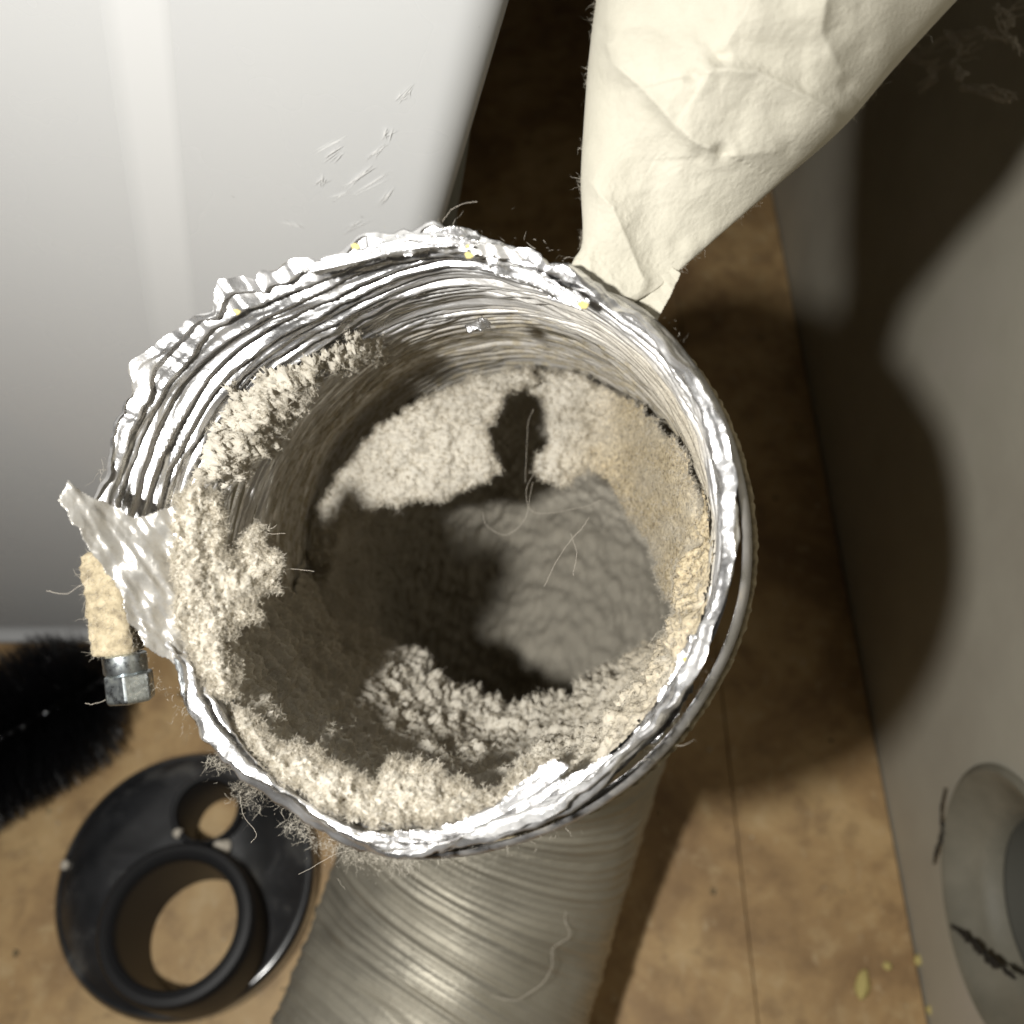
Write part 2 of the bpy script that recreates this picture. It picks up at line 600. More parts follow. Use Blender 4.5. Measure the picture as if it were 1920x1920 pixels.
zs = np.concatenate([[0.021], np.linspace(0.0215, 0.028, 6), np.linspace(0.0295, 0.041, 8), np.linspace(0.05, 0.75, 46)])
rows = []
for z in zs:
    xe = float(edge_x(np.array(z)))
    r = 0.013
    inset = 0.0
    if z < 0.028:
        inset = 0.006 * (1 - math.sqrt(max(0, 1 - ((0.028 - z) / 0.007) ** 2)))
    inset -= 0.0045 * max(0.0, min(1.0, (0.040 - z) / 0.010)) ** 2
    row = [(-0.9, FY + inset, z)]
    for x in np.linspace(-0.7, xe - r - 0.002, 40):
        row.append((x, FY + inset, z))
    for a in np.linspace(0, PI / 2, 14):
        row.append((xe - r + (r - inset) * math.sin(a), FY + r - (r - inset) * math.cos(a), z))
    row.append((xe - inset, 0.75, z))
    rows.append(row)
A = np.array(rows)
nu = A.shape[1]
mesh_np('front_casing', A.reshape(-1, 3), grid_faces(nu, len(zs)), M['white'], ap)
# underside and recessed black plinth
bm_obj('plinth', box_bm(-0.9, -0.115, FY + 0.012, 0.74, 0.0, 0.0225), M['black_gap'], ap)
# whiter band down the face, a reflection painted as colour, barely proud
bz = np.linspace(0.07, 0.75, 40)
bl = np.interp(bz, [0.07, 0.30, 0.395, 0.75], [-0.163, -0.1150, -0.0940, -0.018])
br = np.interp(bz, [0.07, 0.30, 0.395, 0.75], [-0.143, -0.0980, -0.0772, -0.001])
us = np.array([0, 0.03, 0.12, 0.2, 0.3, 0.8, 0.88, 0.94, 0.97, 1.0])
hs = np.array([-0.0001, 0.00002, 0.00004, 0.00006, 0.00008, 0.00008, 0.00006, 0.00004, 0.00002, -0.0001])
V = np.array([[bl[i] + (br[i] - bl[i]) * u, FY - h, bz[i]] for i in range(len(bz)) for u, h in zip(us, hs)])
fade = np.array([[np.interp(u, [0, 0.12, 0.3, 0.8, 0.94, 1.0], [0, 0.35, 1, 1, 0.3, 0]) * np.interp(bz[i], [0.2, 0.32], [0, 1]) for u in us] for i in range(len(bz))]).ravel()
mesh_np('face_sheen_strip', V, grid_faces(len(us), len(bz)), M['painted_sheen'], ap, True, {'fade': fade})
# lower side panel showing behind the casing
pz = np.linspace(0.0, 0.352, 30)
V = []
for z in pz:
    xe = np.interp(z, [0.0, 0.301, 0.323, 0.342, 0.352], [-0.05, -0.018, -0.0139, -0.0112, -0.016])
    for (x, y) in ((-0.07, 0.24), (xe - 0.004, 0.24), (xe, 0.244), (xe, 0.7)):
        V.append((x, y, z))
mesh_np('side_panel', np.array(V), grid_faces(4, 30), M['grey_panel'], ap)


def on_face(px, py):
    dv = (px - 960) / FPX * RT - (py - 960) / FPX * UP + FW
    t = (FY - 0.00006) / dv[1]
    return CAM + t * dv


VV, FF, off = [], [], 0
rs = np.random.default_rng(5)
scr = [((590, 290), (655, 253)), ((640, 358), (700, 320)), ((655, 368), (735, 320)), ((620, 375), (660, 360)), ((690, 300), (722, 268)), ((755, 182), (768, 158)),
       ((745, 190), (756, 176)), ((640, 432), (682, 410)), ((530, 412), (560, 424)), ((712, 385), (735, 350)), ((600, 345), (612, 330)), ((660, 340), (705, 310)),
       ((610, 300), (640, 280)), ((720, 260), (730, 240))]
for (a, b) in scr:
    for k in range(5):
        j = rs.normal(size=4) * np.array([7, 4, 9, 4])
        p, q = on_face(a[0] + j[0], a[1] + j[1]), on_face(b[0] + j[2], b[1] + j[3])
        lift = np.array([0, -0.00001 * len(FF), 0])
        p = p + lift; q = q + lift
        wd = rs.uniform(0.00005, 0.00016) * (1.6 if k == 0 else 1.0)
        mid = (p + q) / 2
        n = np.array([-(q - p)[2], 0, (q - p)[0]]); n /= np.linalg.norm(n)
        VV += [p, mid + n * wd, q, mid - n * wd]
        FF.append([off, off + 1, off + 2, off + 3]); off += 4
sc_ = mesh_np('scuff_marks', np.array(VV), np.array(FF), M['scratch'], ap, False)
sc_['kind'] = 'stuff'

# ------------------------------------------------------------------ the duct
P0 = U(738, 1000, 0.19)
P1 = U(950, 1040, 0.2975)
L0 = np.linalg.norm(P1 - P0)
h0 = (P1 - P0) / L0
h1 = unit(np.array([-0.34, -0.94, 0.0]))
phi = math.acos(h0 @ h1)
mm = unit(h1 - h0 * (h0 @ h1))
RT_ = 0.0605     # tube radius
RB = (0.0645 - P1[2]) / (math.sin(phi) * h0[2] + (1 - math.cos(phi)) * mm[2])
LA = RB * phi
E1 = unit(RT - h0 * (RT @ h0))
E2 = np.cross(h0, E1)          # roughly image-down
if E2 @ UP > 0:
    E2 = -E2
ax = unit(np.cross(h0, h1))
print("duct bend radius", RB, "L0", L0, "phi", math.degrees(phi))


def rot(v, a):
    return v * math.cos(a) + np.cross(ax, v) * math.sin(a) + ax * (ax @ v) * (1 - math.cos(a))


def frame(s):
    if s <= L0:
        return P0 + h0 * s, E1, E2
    if s <= L0 + LA:
        a = (s - L0) / RB
        return P1 + RB * (math.sin(a) * h0 + (1 - math.cos(a)) * mm), rot(E1, a), rot(E2, a)
    B = P1 + RB * (math.sin(phi) * h0 + (1 - math.cos(phi)) * mm)
    return B + h1 * (s - L0 - LA), rot(E1, phi), rot(E2, phi)


rim_tab = np.array([(-180, 622), (-172, 612), (-163, 612), (-152, 615), (-140, 603), (-132, 590), (-125, 572), (-112, 548), (-100, 545), (-90, 556), (-81, 572), (-72, 568), (-65, 566),
                    (-46, 582), (-35, 600), (-21, 612), (0, 608), (14.5, 600), (29, 584), (47, 575), (65, 566), (85, 571), (98, 566), (112, 540), (129, 526), (141, 506),
                    (151, 500), (160, 520), (170, 575), (180, 622)])


def rim_r(th):
    """rim radius in metres by angle (image convention: 0 = +x, 90 = down)"""
    d = np.degrees((th + PI) % (2 * PI) - PI)
    acc = 0
    for o in (-4, -2, 0, 2, 4):
        dd = (d + o + 180) % 360 - 180
        acc = acc + np.interp(dd, rim_tab[:, 0], rim_tab[:, 1])
    return acc / 5 / FPX * 0.19


def duct_rows(s_arr, th):
    C = []; A1 = []; A2 = []
    for s in s_arr:
        c, a, b = frame(float(s))
        C.append(c); A1.append(a); A2.append(b)
    return np.array(C), np.array(A1), np.array(A2)


def base_radius(S, TH):
    k = sstep(0.0, 0.045, S)
    d = (np.degrees(TH) + 140 + 180) % 360 - 180
    pinch = 0.0085 * np.exp(-(d / 58.0) ** 2) * sstep(0.0, 0.028, S) * (1 - 0.8 * sstep(0.035, 0.1, S))
    return rim_r(TH) * (1 - k) + RT_ * k - pinch


def duct_surface(s_arr, th, radial):
    C, A1, A2 = duct_rows(s_arr, th)
    cs, sn = np.cos(th), np.sin(th)
    return C[:, None, :] + radial[..., None] * (cs[None, :, None] * A1[:, None, :] + sn[None, :, None] * A2[:, None, :])


duct = thing('foil_duct', 'crinkled silver foil dryer duct with lint choked mouth curling down to the floor', 'duct', tuple(np.array([P1[0], P1[1], 0.0])))

# --- inner foil
NT = 840
th = np.arange(NT) * 2 * PI / NT
s_in = np.concatenate([np.arange(0, 0.05, 0.00022), np.arange(0.05, 0.06, 0.0003), np.arange(0.06, 0.12, 0.0005), np.arange(0.12, 0.15, 0.0018)])
S, TH = np.meshgrid(s_in, th, indexing='ij')
cth, sth = np.cos(TH), np.sin(TH)


def ring_noise(fs, ft, seed, oct_=3):
    """noise stretched along the circumference"""
    Q = np.stack([cth.ravel() * ft, sth.ravel() * ft, S.ravel() * fs], 1)
    return fbm(Q, oct_, seed).reshape(S.shape)


wander = ring_noise(70, 1.1, 3) * 0.0030 + ring_noise(25, 1.5, 4) * 0.003
ph = (S + wander) / 0.0029
tri = np.abs((ph % 1.0) * 2 - 1)                     # 0..1 triangle pleats
near = sstep(0.05, 0.0, S)
tri2 = np.abs((((S + wander * 0.7 + ring_noise(40, 1.3, 6) * 0.002) / 0.00105) % 1.0) * 2 - 1)
pleat = (tri2 - 0.5) * 0.00042 * near + (tri - 0.5) * (0.0013 + 0.0013 * near) * (1 + 0.8 * ring_noise(220, 1.2, 13))
streak = np.abs(ring_noise(420, 1.3, 9)) * 0.0017 + np.abs(ring_noise(1100, 2.2, 29, 2)) * 0.0006
crump = np.abs(ring_noise(200, 5, 41)) * 0.0005 * near + ring_noise(60, 3, 77) * 0.0010
r_in = base_radius(S, TH) + pleat + streak + crump
# ragged rim: the first rows follow a jagged edge
jag = (fbm(np.stack([np.cos(th) * 9, np.sin(th) * 9, np.zeros(NT)], 1), 4, 5) * 0.0035 + 0.0006)
topness = np.exp(-((np.degrees((th + PI) % (2 * PI) - PI) + 120) / 55) ** 2)
jag = jag * (0.25 + 0.45 * topness)
frill = np.abs(fbm(np.stack([np.cos(th) * 9, np.sin(th) * 9, np.zeros(NT)], 1), 2, 15, 0.4)) * 0.0058 * topness
r_in = r_in + frill[None, :] * np.clip(1 - S / 0.0055, 0, 1) ** 1.5
Sj = S + np.clip(1 - S / 0.014, 0, 1) * jag[None, :]
r_in = r_in + np.clip(1 - S / 0.006, 0, 1) * (fbm(np.stack([np.cos(TH).ravel() * 14, np.sin(TH).ravel() * 14, S.ravel() * 300], 1), 3, 8).reshape(S.shape)) * 0.0012
C, A1, A2 = duct_rows(s_in, th)
h_row = np.gradient(C, axis=0); h_row = unit(h_row)
Vin = duct_surface(s_in, th, r_in) + (Sj - S)[..., None] * h_row[:, None, :]
# dust on the inside: light near the mouth, heavier further in
ang = np.degrees((TH + PI) % (2 * PI) - PI)
dn = ring_noise(120, 6, 51, 4)
dn2 = ring_noise(700, 26, 57, 3)
dust = sstep(0.03, 0.075, S + dn * 0.02 + 0.012 * np.exp(-((ang + 60) / 40) ** 2)) * (0.62 + 0.38 * sstep(-0.25, 0.3, dn2))
dust = dust * np.where(tri > 0.72, 0.45, 1.0)
rightness = np.exp(-((ang + 20) / 60) ** 2)
dust = np.maximum(dust, rightness * sstep(0.003, 0.03, S + dn * 0.01) * 0.9)
Fi = grid_faces(NT, len(s_in), True)[:, ::-1]
dust = np.maximum(dust, 0.06 + 0.25 * np.clip(dn, 0, 1))
mesh_np('inner_foil', Vin.reshape(-1, 3), Fi, M['foil'], duct, True, {'dust': np.clip(dust, 0, 1).ravel()})

# --- outer casing
s_out = np.concatenate([np.arange(0.0060, 0.03, 0.0006), np.arange(0.03, L0 + LA * 0.5, 0.0012), np.arange(L0 + LA * 0.5, L0 + LA + 0.15, 0.0005)])
NO = 168
tho = np.arange(NO) * 2 * PI / NO
So, TO = np.meshgrid(s_out, tho, indexing='ij')
Qo = np.stack([np.cos(TO).ravel() * 1.5, np.sin(TO).ravel() * 1.5, So.ravel() * 25], 1)
wo = fbm(Qo, 3, 91).reshape(So.shape) * 0.0012
pho = (So - 0.020 * np.cos(TO) * sstep(0.15, 0.3, So) + wo + TO * 0.000955) / 0.00600
rid = np.floor(pho).astype(np.int64)
ribv = _hash(rid, rid * 3 + 1, rid * 0 + 2, 5) - 0.5
ro = base_radius(So, TO) + ribv * 0.0011 * (1 - np.abs((pho % 1.0) * 2 - 1) ** 4)  * 1.0 + 0.0012 - 0.0009 * (0.7 + 0.9 * np.clip(fbm(np.stack([np.cos(TO).ravel() * 1.5, np.sin(TO).ravel() * 1.5, So.ravel() * 110], 1), 2, 97).reshape(So.shape), -0.6, 1)) * np.exp(-(((pho % 1.0) - 0.0) / 0.10) ** 2) - 0.0009 * np.exp(-(((pho % 1.0) - 1.0) / 0.10) ** 2) + 0.0003 * np.cos(pho * 2 * PI * 2) + 0.0006 * sstep(0.0, 0.006, So)
ro = ro + fbm(np.stack([np.cos(TO).ravel() * 2, np.sin(TO).ravel() * 2, So.ravel() * 14], 1), 3, 95).reshape(So.shape) * 0.0012
Vo = duct_surface(s_out, tho, ro)
du = 0.14 + 0.30 * fbm(np.stack([np.cos(TO).ravel() * 2.5, np.sin(TO).ravel() * 2.5, So.ravel() * 60], 1), 4, 96).reshape(So.shape)
du = np.clip(du + 0.25 * sstep(0.05, 0.2, So), 0, 0.65)
mesh_np('outer_casing', Vo.reshape(-1, 3), grid_faces(NO, len(s_out), True), M['duct_out'], duct, True, {'dust': du.ravel()})


# --- crumpled foil pieces at the mouth
def crumple(X, Y, n, amp, seed, scale):
    rng = np.random.default_rng(seed)
    z = np.zeros(X.shape)
    for k in range(n):
        a = rng.uniform(0, PI)
        c = rng.uniform(-1, 1) * scale
        f = rng.uniform(0.6, 2.2) / scale
        t = (X * math.cos(a) + Y * math.sin(a) + c) * f
        z += rng.uniform(0.4, 1.0) * np.abs((t % 1.0) * 2 - 1)
    return (z / n - 0.5) * amp * 2


def sheet(name, poly, dfun, step, amp, seed, material, parent, dustv=0.2, thick=0.0004, creases=9, polar=False, aniso=None, ragged=2.0):
    """crumpled thin sheet inside a pixel outline, at its own depth, with a back face"""
    poly = np.array(poly, float)
    x0, y0 = poly.min(0) - step; x1, y1 = poly.max(0) + step
    gx = np.arange(x0, x1 + step, step); gy = np.arange(y0, y1 + step, step)
    X, Y = np.meshgrid(gx, gy)
    X = X + RNG.uniform(-0.2, 0.2, X.shape) * step; Y = Y + RNG.uniform(-0.2, 0.2, Y.shape) * step
    sd = poly_sd(X, Y, poly)
    rough = fbm(np.stack([X.ravel() / 22, Y.ravel() / 22, np.full(X.size, seed)], 1), 3, seed).reshape(X.shape) * ragged * 4
    F = grid_faces(len(gx), len(gy))
    sdf = (sd + rough).ravel()
    F = F[(sdf[F].mean(1) > 0)]
    if aniso:
        ca_, sa_ = math.cos(math.radians(aniso)), math.sin(math.radians(aniso))
        u_ = X * ca_ + Y * sa_; v_ = -X * sa_ + Y * ca_
        q = np.stack([u_.ravel() / 130, v_.ravel() / 42, np.full(X.size, seed)], 1)
        w1 = fbm(q, 3, seed).reshape(X.shape)
        z = dfun(X, Y) + w1 * amp * 0.9 + crumple(X, Y, 6, amp * 0.55, seed + 4, 110.0)
    elif polar:
        rr = np.hypot(X - 760, Y - 1010); aa = np.arctan2(Y - 1010, X - 760)
        q = np.stack([rr.ravel() / 16, aa.ravel() * 4.0, np.full(X.size, seed)], 1)
        z = dfun(X, Y) + fbm(q, 3, seed).reshape(X.shape) * amp + np.abs(((rr + 14 * np.sin(aa * 7 + seed)) / 19.0 % 1) * 2 - 1) * amp * 1.0
    else:
        z = dfun(X, Y) + crumple(X, Y, creases, amp, seed, 60.0) + fbm(np.stack([X.ravel() / 60, Y.ravel() / 60, np.zeros(X.size)], 1), 3, seed + 3).reshape(X.shape) * amp * 0.35
    V = U(X, Y, z).reshape(-1, 3)
    V2 = U(X, Y, z + thick).reshape(-1, 3)
    V, F, _, used = compact(V, F)
    Vb = V2[used]
    n = len(V)
    # side walls along boundary edges
    E = np.concatenate([F[:, [0, 1]], F[:, [1, 2]], F[:, [2, 3]], F[:, [3, 0]]])
    key = {}
    for a, b in E:
        key[(int(a), int(b))] = 1
    side = [(b, a, a + n, b + n) for (a, b) in key if (b, a) not in key]
    allF = np.concatenate([F, F[:, ::-1] + n, np.array(side, int).reshape(-1, 4)])
    return mesh_np(name, np.concatenate([V, Vb]), allF, material, parent, True, {'dust': np.full(2 * n, dustv)})


# big folded flap over the clamp
sheet('foil_flap', [(112, 936), (128, 900), (150, 925), (200, 945), (252, 968), (300, 955), (335, 940), (348, 1060), (352, 1130), (362, 1200), (332, 1246), (300, 1235),
                    (272, 1215), (245, 1165), (216, 1092), (180, 1050), (150, 1000)],
      lambda X, Y: 0.1930 + 0.00006 * (X - 240), 2.5, 0.0026, 21, M['dull_foil'], duct, 0.42, creases=7, aniso=55)
# folded strip along the top edge and its torn tab
sheet('torn_strip', [(560, 508), (600, 485), (660, 470), (720, 452), (780, 438), (852, 424), (905, 445), (880, 470), (840, 462), (760, 480), (680, 492), (600, 512)],
      lambda X, Y: 0.1905 + 0.00003 * (Y - 460), 2.2, 0.0015, 33, M['foil'], duct, 0.08, polar=True)
sheet('torn_tab', [(880, 462), (905, 455), (940, 464), (996, 474), (992, 488), (950, 482), (915, 480), (890, 480)],
      lambda X, Y: 0.1905 + 0 * X, 3.0, 0.0012, 35, M['foil'], duct, 0.3)
sheet('torn_fold', [(905, 480), (960, 492), (1010, 505), (1060, 540), (1110, 565), (1090, 580), (1040, 562), (980, 530), (930, 512)],
      lambda X, Y: 0.1880 + 0 * X, 2.2, 0.0015, 37, M['foil'], duct, 0.05, polar=True)
# twisted strand of foil across the lower rim
sheet('foil_strand', [(640, 1560), (760, 1560), (850, 1545), (930, 1510), (990, 1455), (1040, 1425), (1075, 1430), (1040, 1470), (1100, 1440), (1180, 1390), (1240, 1300), (1290, 1195),
                      (1318, 1190), (1300, 1290), (1240, 1380), (1120, 1470), (1000, 1520), (900, 1560), (800, 1580), (700, 1582)],
      lambda X, Y: 0.1850 + 0.0000 * X, 2.2, 0.0016, 39, M['foil'], duct, 0.10, polar=True)
sheet('foil_chip', [(875, 612), (900, 592), (922, 598), (918, 614), (880, 622)], lambda X, Y: 0.222 + 0 * X, 3.0, 0.0016, 43, M['foil'], duct, 0.0)

for (fx, fy, fd, k) in [(668, 462, 0.188, 10), (880, 478, 0.186, 9), (878, 462, 0.187, 6), (445, 585, 0.186, 8), (1092, 572, 0.186, 12), (1284, 1236, 0.182, 9)]:
    sheet('yellow_fleck', [(fx - k, fy - 3), (fx - 2, fy - k * 0.6), (fx + k, fy - 2), (fx + k * 0.5, fy + k * 0.5), (fx - k * 0.4, fy + k * 0.6)], lambda X, Y, fd=fd: fd + 0 * X, 2.0, 0.0004, 61, M['ycrumb'], duct, 0.0, ragged=0.6)

# ------------------------------------------------------------------ hose clamp
clamp = thing('hose_clamp', 'steel hose clamp band around the duct mouth with dusty screw housing', 'hose clamp', tuple(frame(0.013)[0]))
sb = np.array([0.0040, 0.0043, 0.0060, 0.0190, 0.0198, 0.0198])
ro_ = np.array([0.0026, 0.0034, 0.0042, 0.0050, 0.0046, 0.0030])
thb = np.radians(np.linspace(-62, 112, 300))
rad = (rim_r(thb)[None, :] * 0.62 + 0.0605 * 0.38) + ro_[:, None] + 0.0006 * np.sin(thb * 3)[None, :]
rad = rad + np.clip(1 - np.abs(np.degrees(thb) - 10) / 70, 0, 1)[None, :] * 0.0016 - 0.005 * sstep(0.12, 0.0, np.linspace(0, 1, 300))[None, :] - 0.005 * sstep(0.88, 1.0, np.linspace(0, 1, 300))[None, :]
Vb = duct_surface(sb, thb, rad)
Fb = grid_faces(300, 6)
bdust = np.clip(0.22 + 0.8 * fbm(Vb.reshape(-1, 3) * 260, 4, 88), 0, 0.85)
mesh_np('band', Vb.reshape(-1, 3), Fb[:, ::-1], M['band'], clamp, True, {'dust': bdust})
# dusty far edge of the band
Vr, Fr = tube_path(duct_surface(np.array([0.0196]), thb, (rad[3] + 0.0002)[None, :])[0], 0.0007 + 0.0005 * RNG.random(300), 7)
mesh_np('band_edge', Vr, Fr, M['housing'], clamp, True)

# screw housing: tapered dusty body along the screw's axis
sa = U(200, 1030, 0.203); sb_ = U(222, 1222, 0.203)
adir = unit(sb_ - sa)
vx = unit(RT - adir * (RT @ adir)); vz = np.cross(adir, vx)


def loft(stations, nseg, squircle=5.0):
    V = []
    for (t, rx, ry, off_) in stations:
        c = sa + adir * t + vx * off_
        for k in range(nseg):
            a = 2 * PI * k / nseg
            ca, sa_ = math.cos(a), math.sin(a)
            q = (abs(ca) ** squircle + abs(sa_) ** squircle) ** (-1 / squircle)
            V.append(c + vx * rx * q * ca + vz * ry * q * sa_)
    return np.array(V)


AL = np.linalg.norm(sb_ - sa)
px = 0.203 / FPX
st = [(0.0, 12 * px, 12 * px, -6 * px), (0.0002, 24 * px, 22 * px, -8 * px)]
for t in np.linspace(0.05, 1.0, 40):
    st.append((AL * t, (36 + 4 * t) * px, 34 * px, -6 * px * (1 - t)))
st += [(AL * 1.02, 30 * px, 28 * px, 0)]
Vh = loft(st, 64)
cen = Vh.mean(0)
nh = fbm(Vh * 700, 4, 61) * 0.0007 + fbm(Vh * 2500, 2, 63) * 0.0004
dirs = unit(Vh - (sa + ((Vh - sa) @ adir)[:, None] * adir))
Vh = Vh + dirs * nh[:, None]
mesh_np('screw_housing', Vh, grid_faces(64, len(st), True), M['housing'], clamp, True, {'tone': np.full(len(Vh), 0.7)})
ih = RNG.integers(0, len(Vh), 2600)
Vz, Fz = ribbons(Vh[ih], dirs[ih] + RNG.normal(size=(2600, 3)) * 0.7, RNG.gamma(2.0, 0.0004, 2600), 0.00007, 0.6, 3)
hz_ = mesh_np('housing_fuzz', Vz, Fz, M['fibre'], clamp, False)
hz_['kind'] = 'stuff'
# screw: round shoulder, then hex head
base = sb_ + adir * 0.0004


def around(profile, nseg, offc, phase=0.0):
    V = []
    for (t, r) in profile:
        c = base + adir * t + vx * offc
        for k in range(nseg):
            a = 2 * PI * k / nseg + phase
            V.append(c + (vx * math.cos(a) + vz * math.sin(a)) * r)
    F = [grid_faces(nseg, len(profile), True)]
    V.append(base + adir * profile[0][0] + vx * offc); V.append(base + adir * profile[-1][0] + vx * offc)
    n0 = nseg * len(profile)
    F.append(np.array([(n0, (k + 1) % nseg, k) for k in range(nseg)]))
    o2 = nseg * (len(profile) - 1)
    F.append(np.array([(n0 + 1, o2 + k, o2 + (k + 1) % nseg) for k in range(nseg)]))
    return np.array(V), F


V, F = around([(0.0, 36 * px), (3 * px, 40 * px), (34 * px, 40 * px), (38 * px, 37 * px)], 40, 10 * px)
so = mesh_np('screw_shoulder', V, F, M['zinc'], clamp)
so.data.set_sharp_from_angle(angle=math.radians(40))
V, F = around([(37 * px, 40 * px), (40 * px, 46 * px), (86 * px, 46 * px), (92 * px, 42 * px), (93 * px, 30 * px)], 6, 14 * px, 0.35)
so = mesh_np('hex_head', V, F, M['zinc'], clamp, False)
bv = so.modifiers.new('bevel', 'BEVEL'); bv.width = 0.0004; bv.segments = 2

# ------------------------------------------------------------------ lint inside the duct
NTL = 1150
thl = np.arange(NTL) * 2 * PI / NTL
s_l = np.concatenate([np.arange(-0.002, 0.11, 0.0005), np.arange(0.11, 0.19, 0.0008), np.arange(0.19, 0.33, 0.0016)])
SL, TL = np.meshgrid(s_l, thl, indexing='ij')
rb = base_radius(np.maximum(SL, 0), TL)
Cl, Al1, Al2 = duct_rows(s_l, thl)
radial_dir = np.cos(TL)[..., None] * Al1[:, None, :] + np.sin(TL)[..., None] * Al2[:, None, :]
W0 = Cl[:, None, :] + rb[..., None] * radial_dir
XX, YY, DD = proj(W0.reshape(-1, 3))
XX = XX.reshape(SL.shape); YY = YY.reshape(SL.shape)
FL = W0.reshape(-1, 3)
nA = fbm(FL * 90, 4, 101).reshape(SL.shape)
nB = fbm(FL * 300, 4, 103, 0.6).reshape(SL.shape)
nC = fbm(FL * 1000, 3, 105, 0.7).reshape(SL.shape)
angl = np.degrees((TL + PI) % (2 * PI) - PI)


def patch(poly, h, soft, rag=16, deep=None):
    sd = poly_sd(XX, YY, poly) + nA * rag + nB * rag * 0.7 + nC * rag * 0.35
    k = np.clip(sd / soft, 0, 1)
    k = k ** 0.75
    if deep is not None:
        k = k * deep
    return k * h


nearS = sstep(0.14, 0.11, SL)
T = np.zeros(SL.shape)
# upper arc of loose fluff on the foil
arc = [(345, 900), (375, 800), (420, 725), (480, 680), (560, 655), (650, 612), (715, 620), (720, 655), (650, 690), (590, 700), (560, 760), (530, 790), (520, 840), (470, 860), (450, 890), (400, 900)]
T = np.maximum(T, patch(arc, 0.0048, 40, 26, nearS) * (0.45 + 0.9 * np.clip(nB + 0.4, 0, 1)))
# clump on the seam side
seam = [(325, 985), (335, 920), (385, 912), (410, 950), (418, 1010), (440, 1030), (455, 1000), (492, 988), (524, 1035), (522, 1100), (480, 1125), (490, 1160), (440, 1185), (425, 1215), (455, 1240),
        (448, 1285), (470, 1330), (440, 1340), (380, 1270), (345, 1200), (335, 1080)]
T = np.maximum(T, patch(seam, 0.0075, 62, 12, nearS) * (0.7 + 0.5 * np.clip(nB + 0.4, 0, 1)))
# rim of lint along the bottom
rimb = [(430, 1320), (470, 1345), (520, 1395), (600, 1420), (650, 1440), (700, 1462), (735, 1418), (790, 1430), (830, 1462), (880, 1470), (920, 1490), (955, 1470), (985, 1415), (1040, 1410), (1060, 1440), (980, 1480), (900, 1530),
        (780, 1560), (660, 1545), (560, 1500), (470, 1410)]
T = np.maximum(T, patch(rimb, 0.0080, 46, 14, nearS) * (0.7 + 0.5 * np.clip(nB + 0.4, 0, 1)))
# wall of lint all along the underside of the tube
lower = sstep(-8, 14, angl + nA * 20) * sstep(178, 160, angl + nA * 20)
low = lower * sstep(0.012, 0.035, SL + nA * 0.008)
cor = np.abs(((SL + nA * 0.002) / 0.0052 % 1) * 2 - 1)
T = np.maximum(T, low * (0.0036 + 0.0026 * nB + 0.0026 * cor * sstep(0.16, 0.13, SL) + 0.0042 * nA))
# the dam where the tube bends
dam = np.exp(-((SL - 0.135) / 0.028) ** 2) * sstep(22, 50, angl) * sstep(165, 125, angl)
T = T + dam * (0.012 + 0.004 * nA + 0.0022 * nB)
# tan dusty crust on the lit flank
crust = [(1120, 760), (1180, 740), (1250, 800), (1300, 900), (1335, 1000), (1335, 1100), (1310, 1180), (1270, 1170), (1240, 1130), (1215, 1040), (1190, 985), (1150, 940), (1110, 900), (1040, 915), (1000, 880), (1030, 800)]
T = np.maximum(T, patch(crust, 0.0030, 40, 14) * (0.85 + 0.25 * nB))
# beyond the ring everything is coated
coat = sstep(L0 - 0.002, L0 + 0.022, SL + nA * 0.006)
T = np.maximum(T, coat * (0.0042 + 0.0030 * nA + 0.0016 * nB))
T = np.where(T > 0, T + (nC * 0.00025 + nB * 0.0004) * np.clip(T / 0.003, 0, 1), 0)
keep = T > 0.0009
R = rb - T
Vl = Cl[:, None, :] + R[..., None] * radial_dir
Fl = grid_faces(NTL, len(s_l), True)[:, ::-1]
kf = keep.ravel()[Fl].mean(1) > 0.74
Fl = Fl[kf]
tone = np.clip(np.exp(-((angl + 5) / 42) ** 2) * sstep(-0.2, 0.3, nA + 0.35) * 1.1 * sstep(0.20, 0.12, SL), 0, 1)
# where the seam clump and rim sit the fluff is pale
Vc, Fc, at, used = compact(Vl.reshape(-1, 3), Fl, {'tone': tone.ravel(), 'deep_dim': sstep(0.13, 0.21, SL).ravel()})
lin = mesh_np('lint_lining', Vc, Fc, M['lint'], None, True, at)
tag(lin, 'matted beige lint coating the inside of the foil duct', 'lint', kind='stuff')

def tufts(C_, Rr, name, parent, per=13, width=(0.00005, 0.00012), squash=None):
    """little clouds of curled fibres, each radiating from its own centre"""
    n = len(C_) * per
    ip_ = np.repeat(np.arange(len(C_)), per)
    D_ = unit(RNG.normal(size=(n, 3)) - FW * 0.25)
    rr0 = Rr[ip_]
    V_, F_ = ribbons(C_[ip_] + D_ * (rr0 * RNG.uniform(0.0, 0.35, n))[:, None], D_, rr0 * RNG.uniform(0.6, 1.5, n), RNG.uniform(width[0], width[1], n), 0.75, 2)
    o = mesh_np(name, V_, F_, M['fibre'], parent, False)
    o['kind'] = 'stuff'
    return o


# fibres standing off the lint
Tn = T.ravel()[used]
Sn = SL.ravel()[used]
wgt = np.where(Sn < 0.17, 1.0, 0.05) * np.clip(Tn / 0.002, 0.15, 1.6)
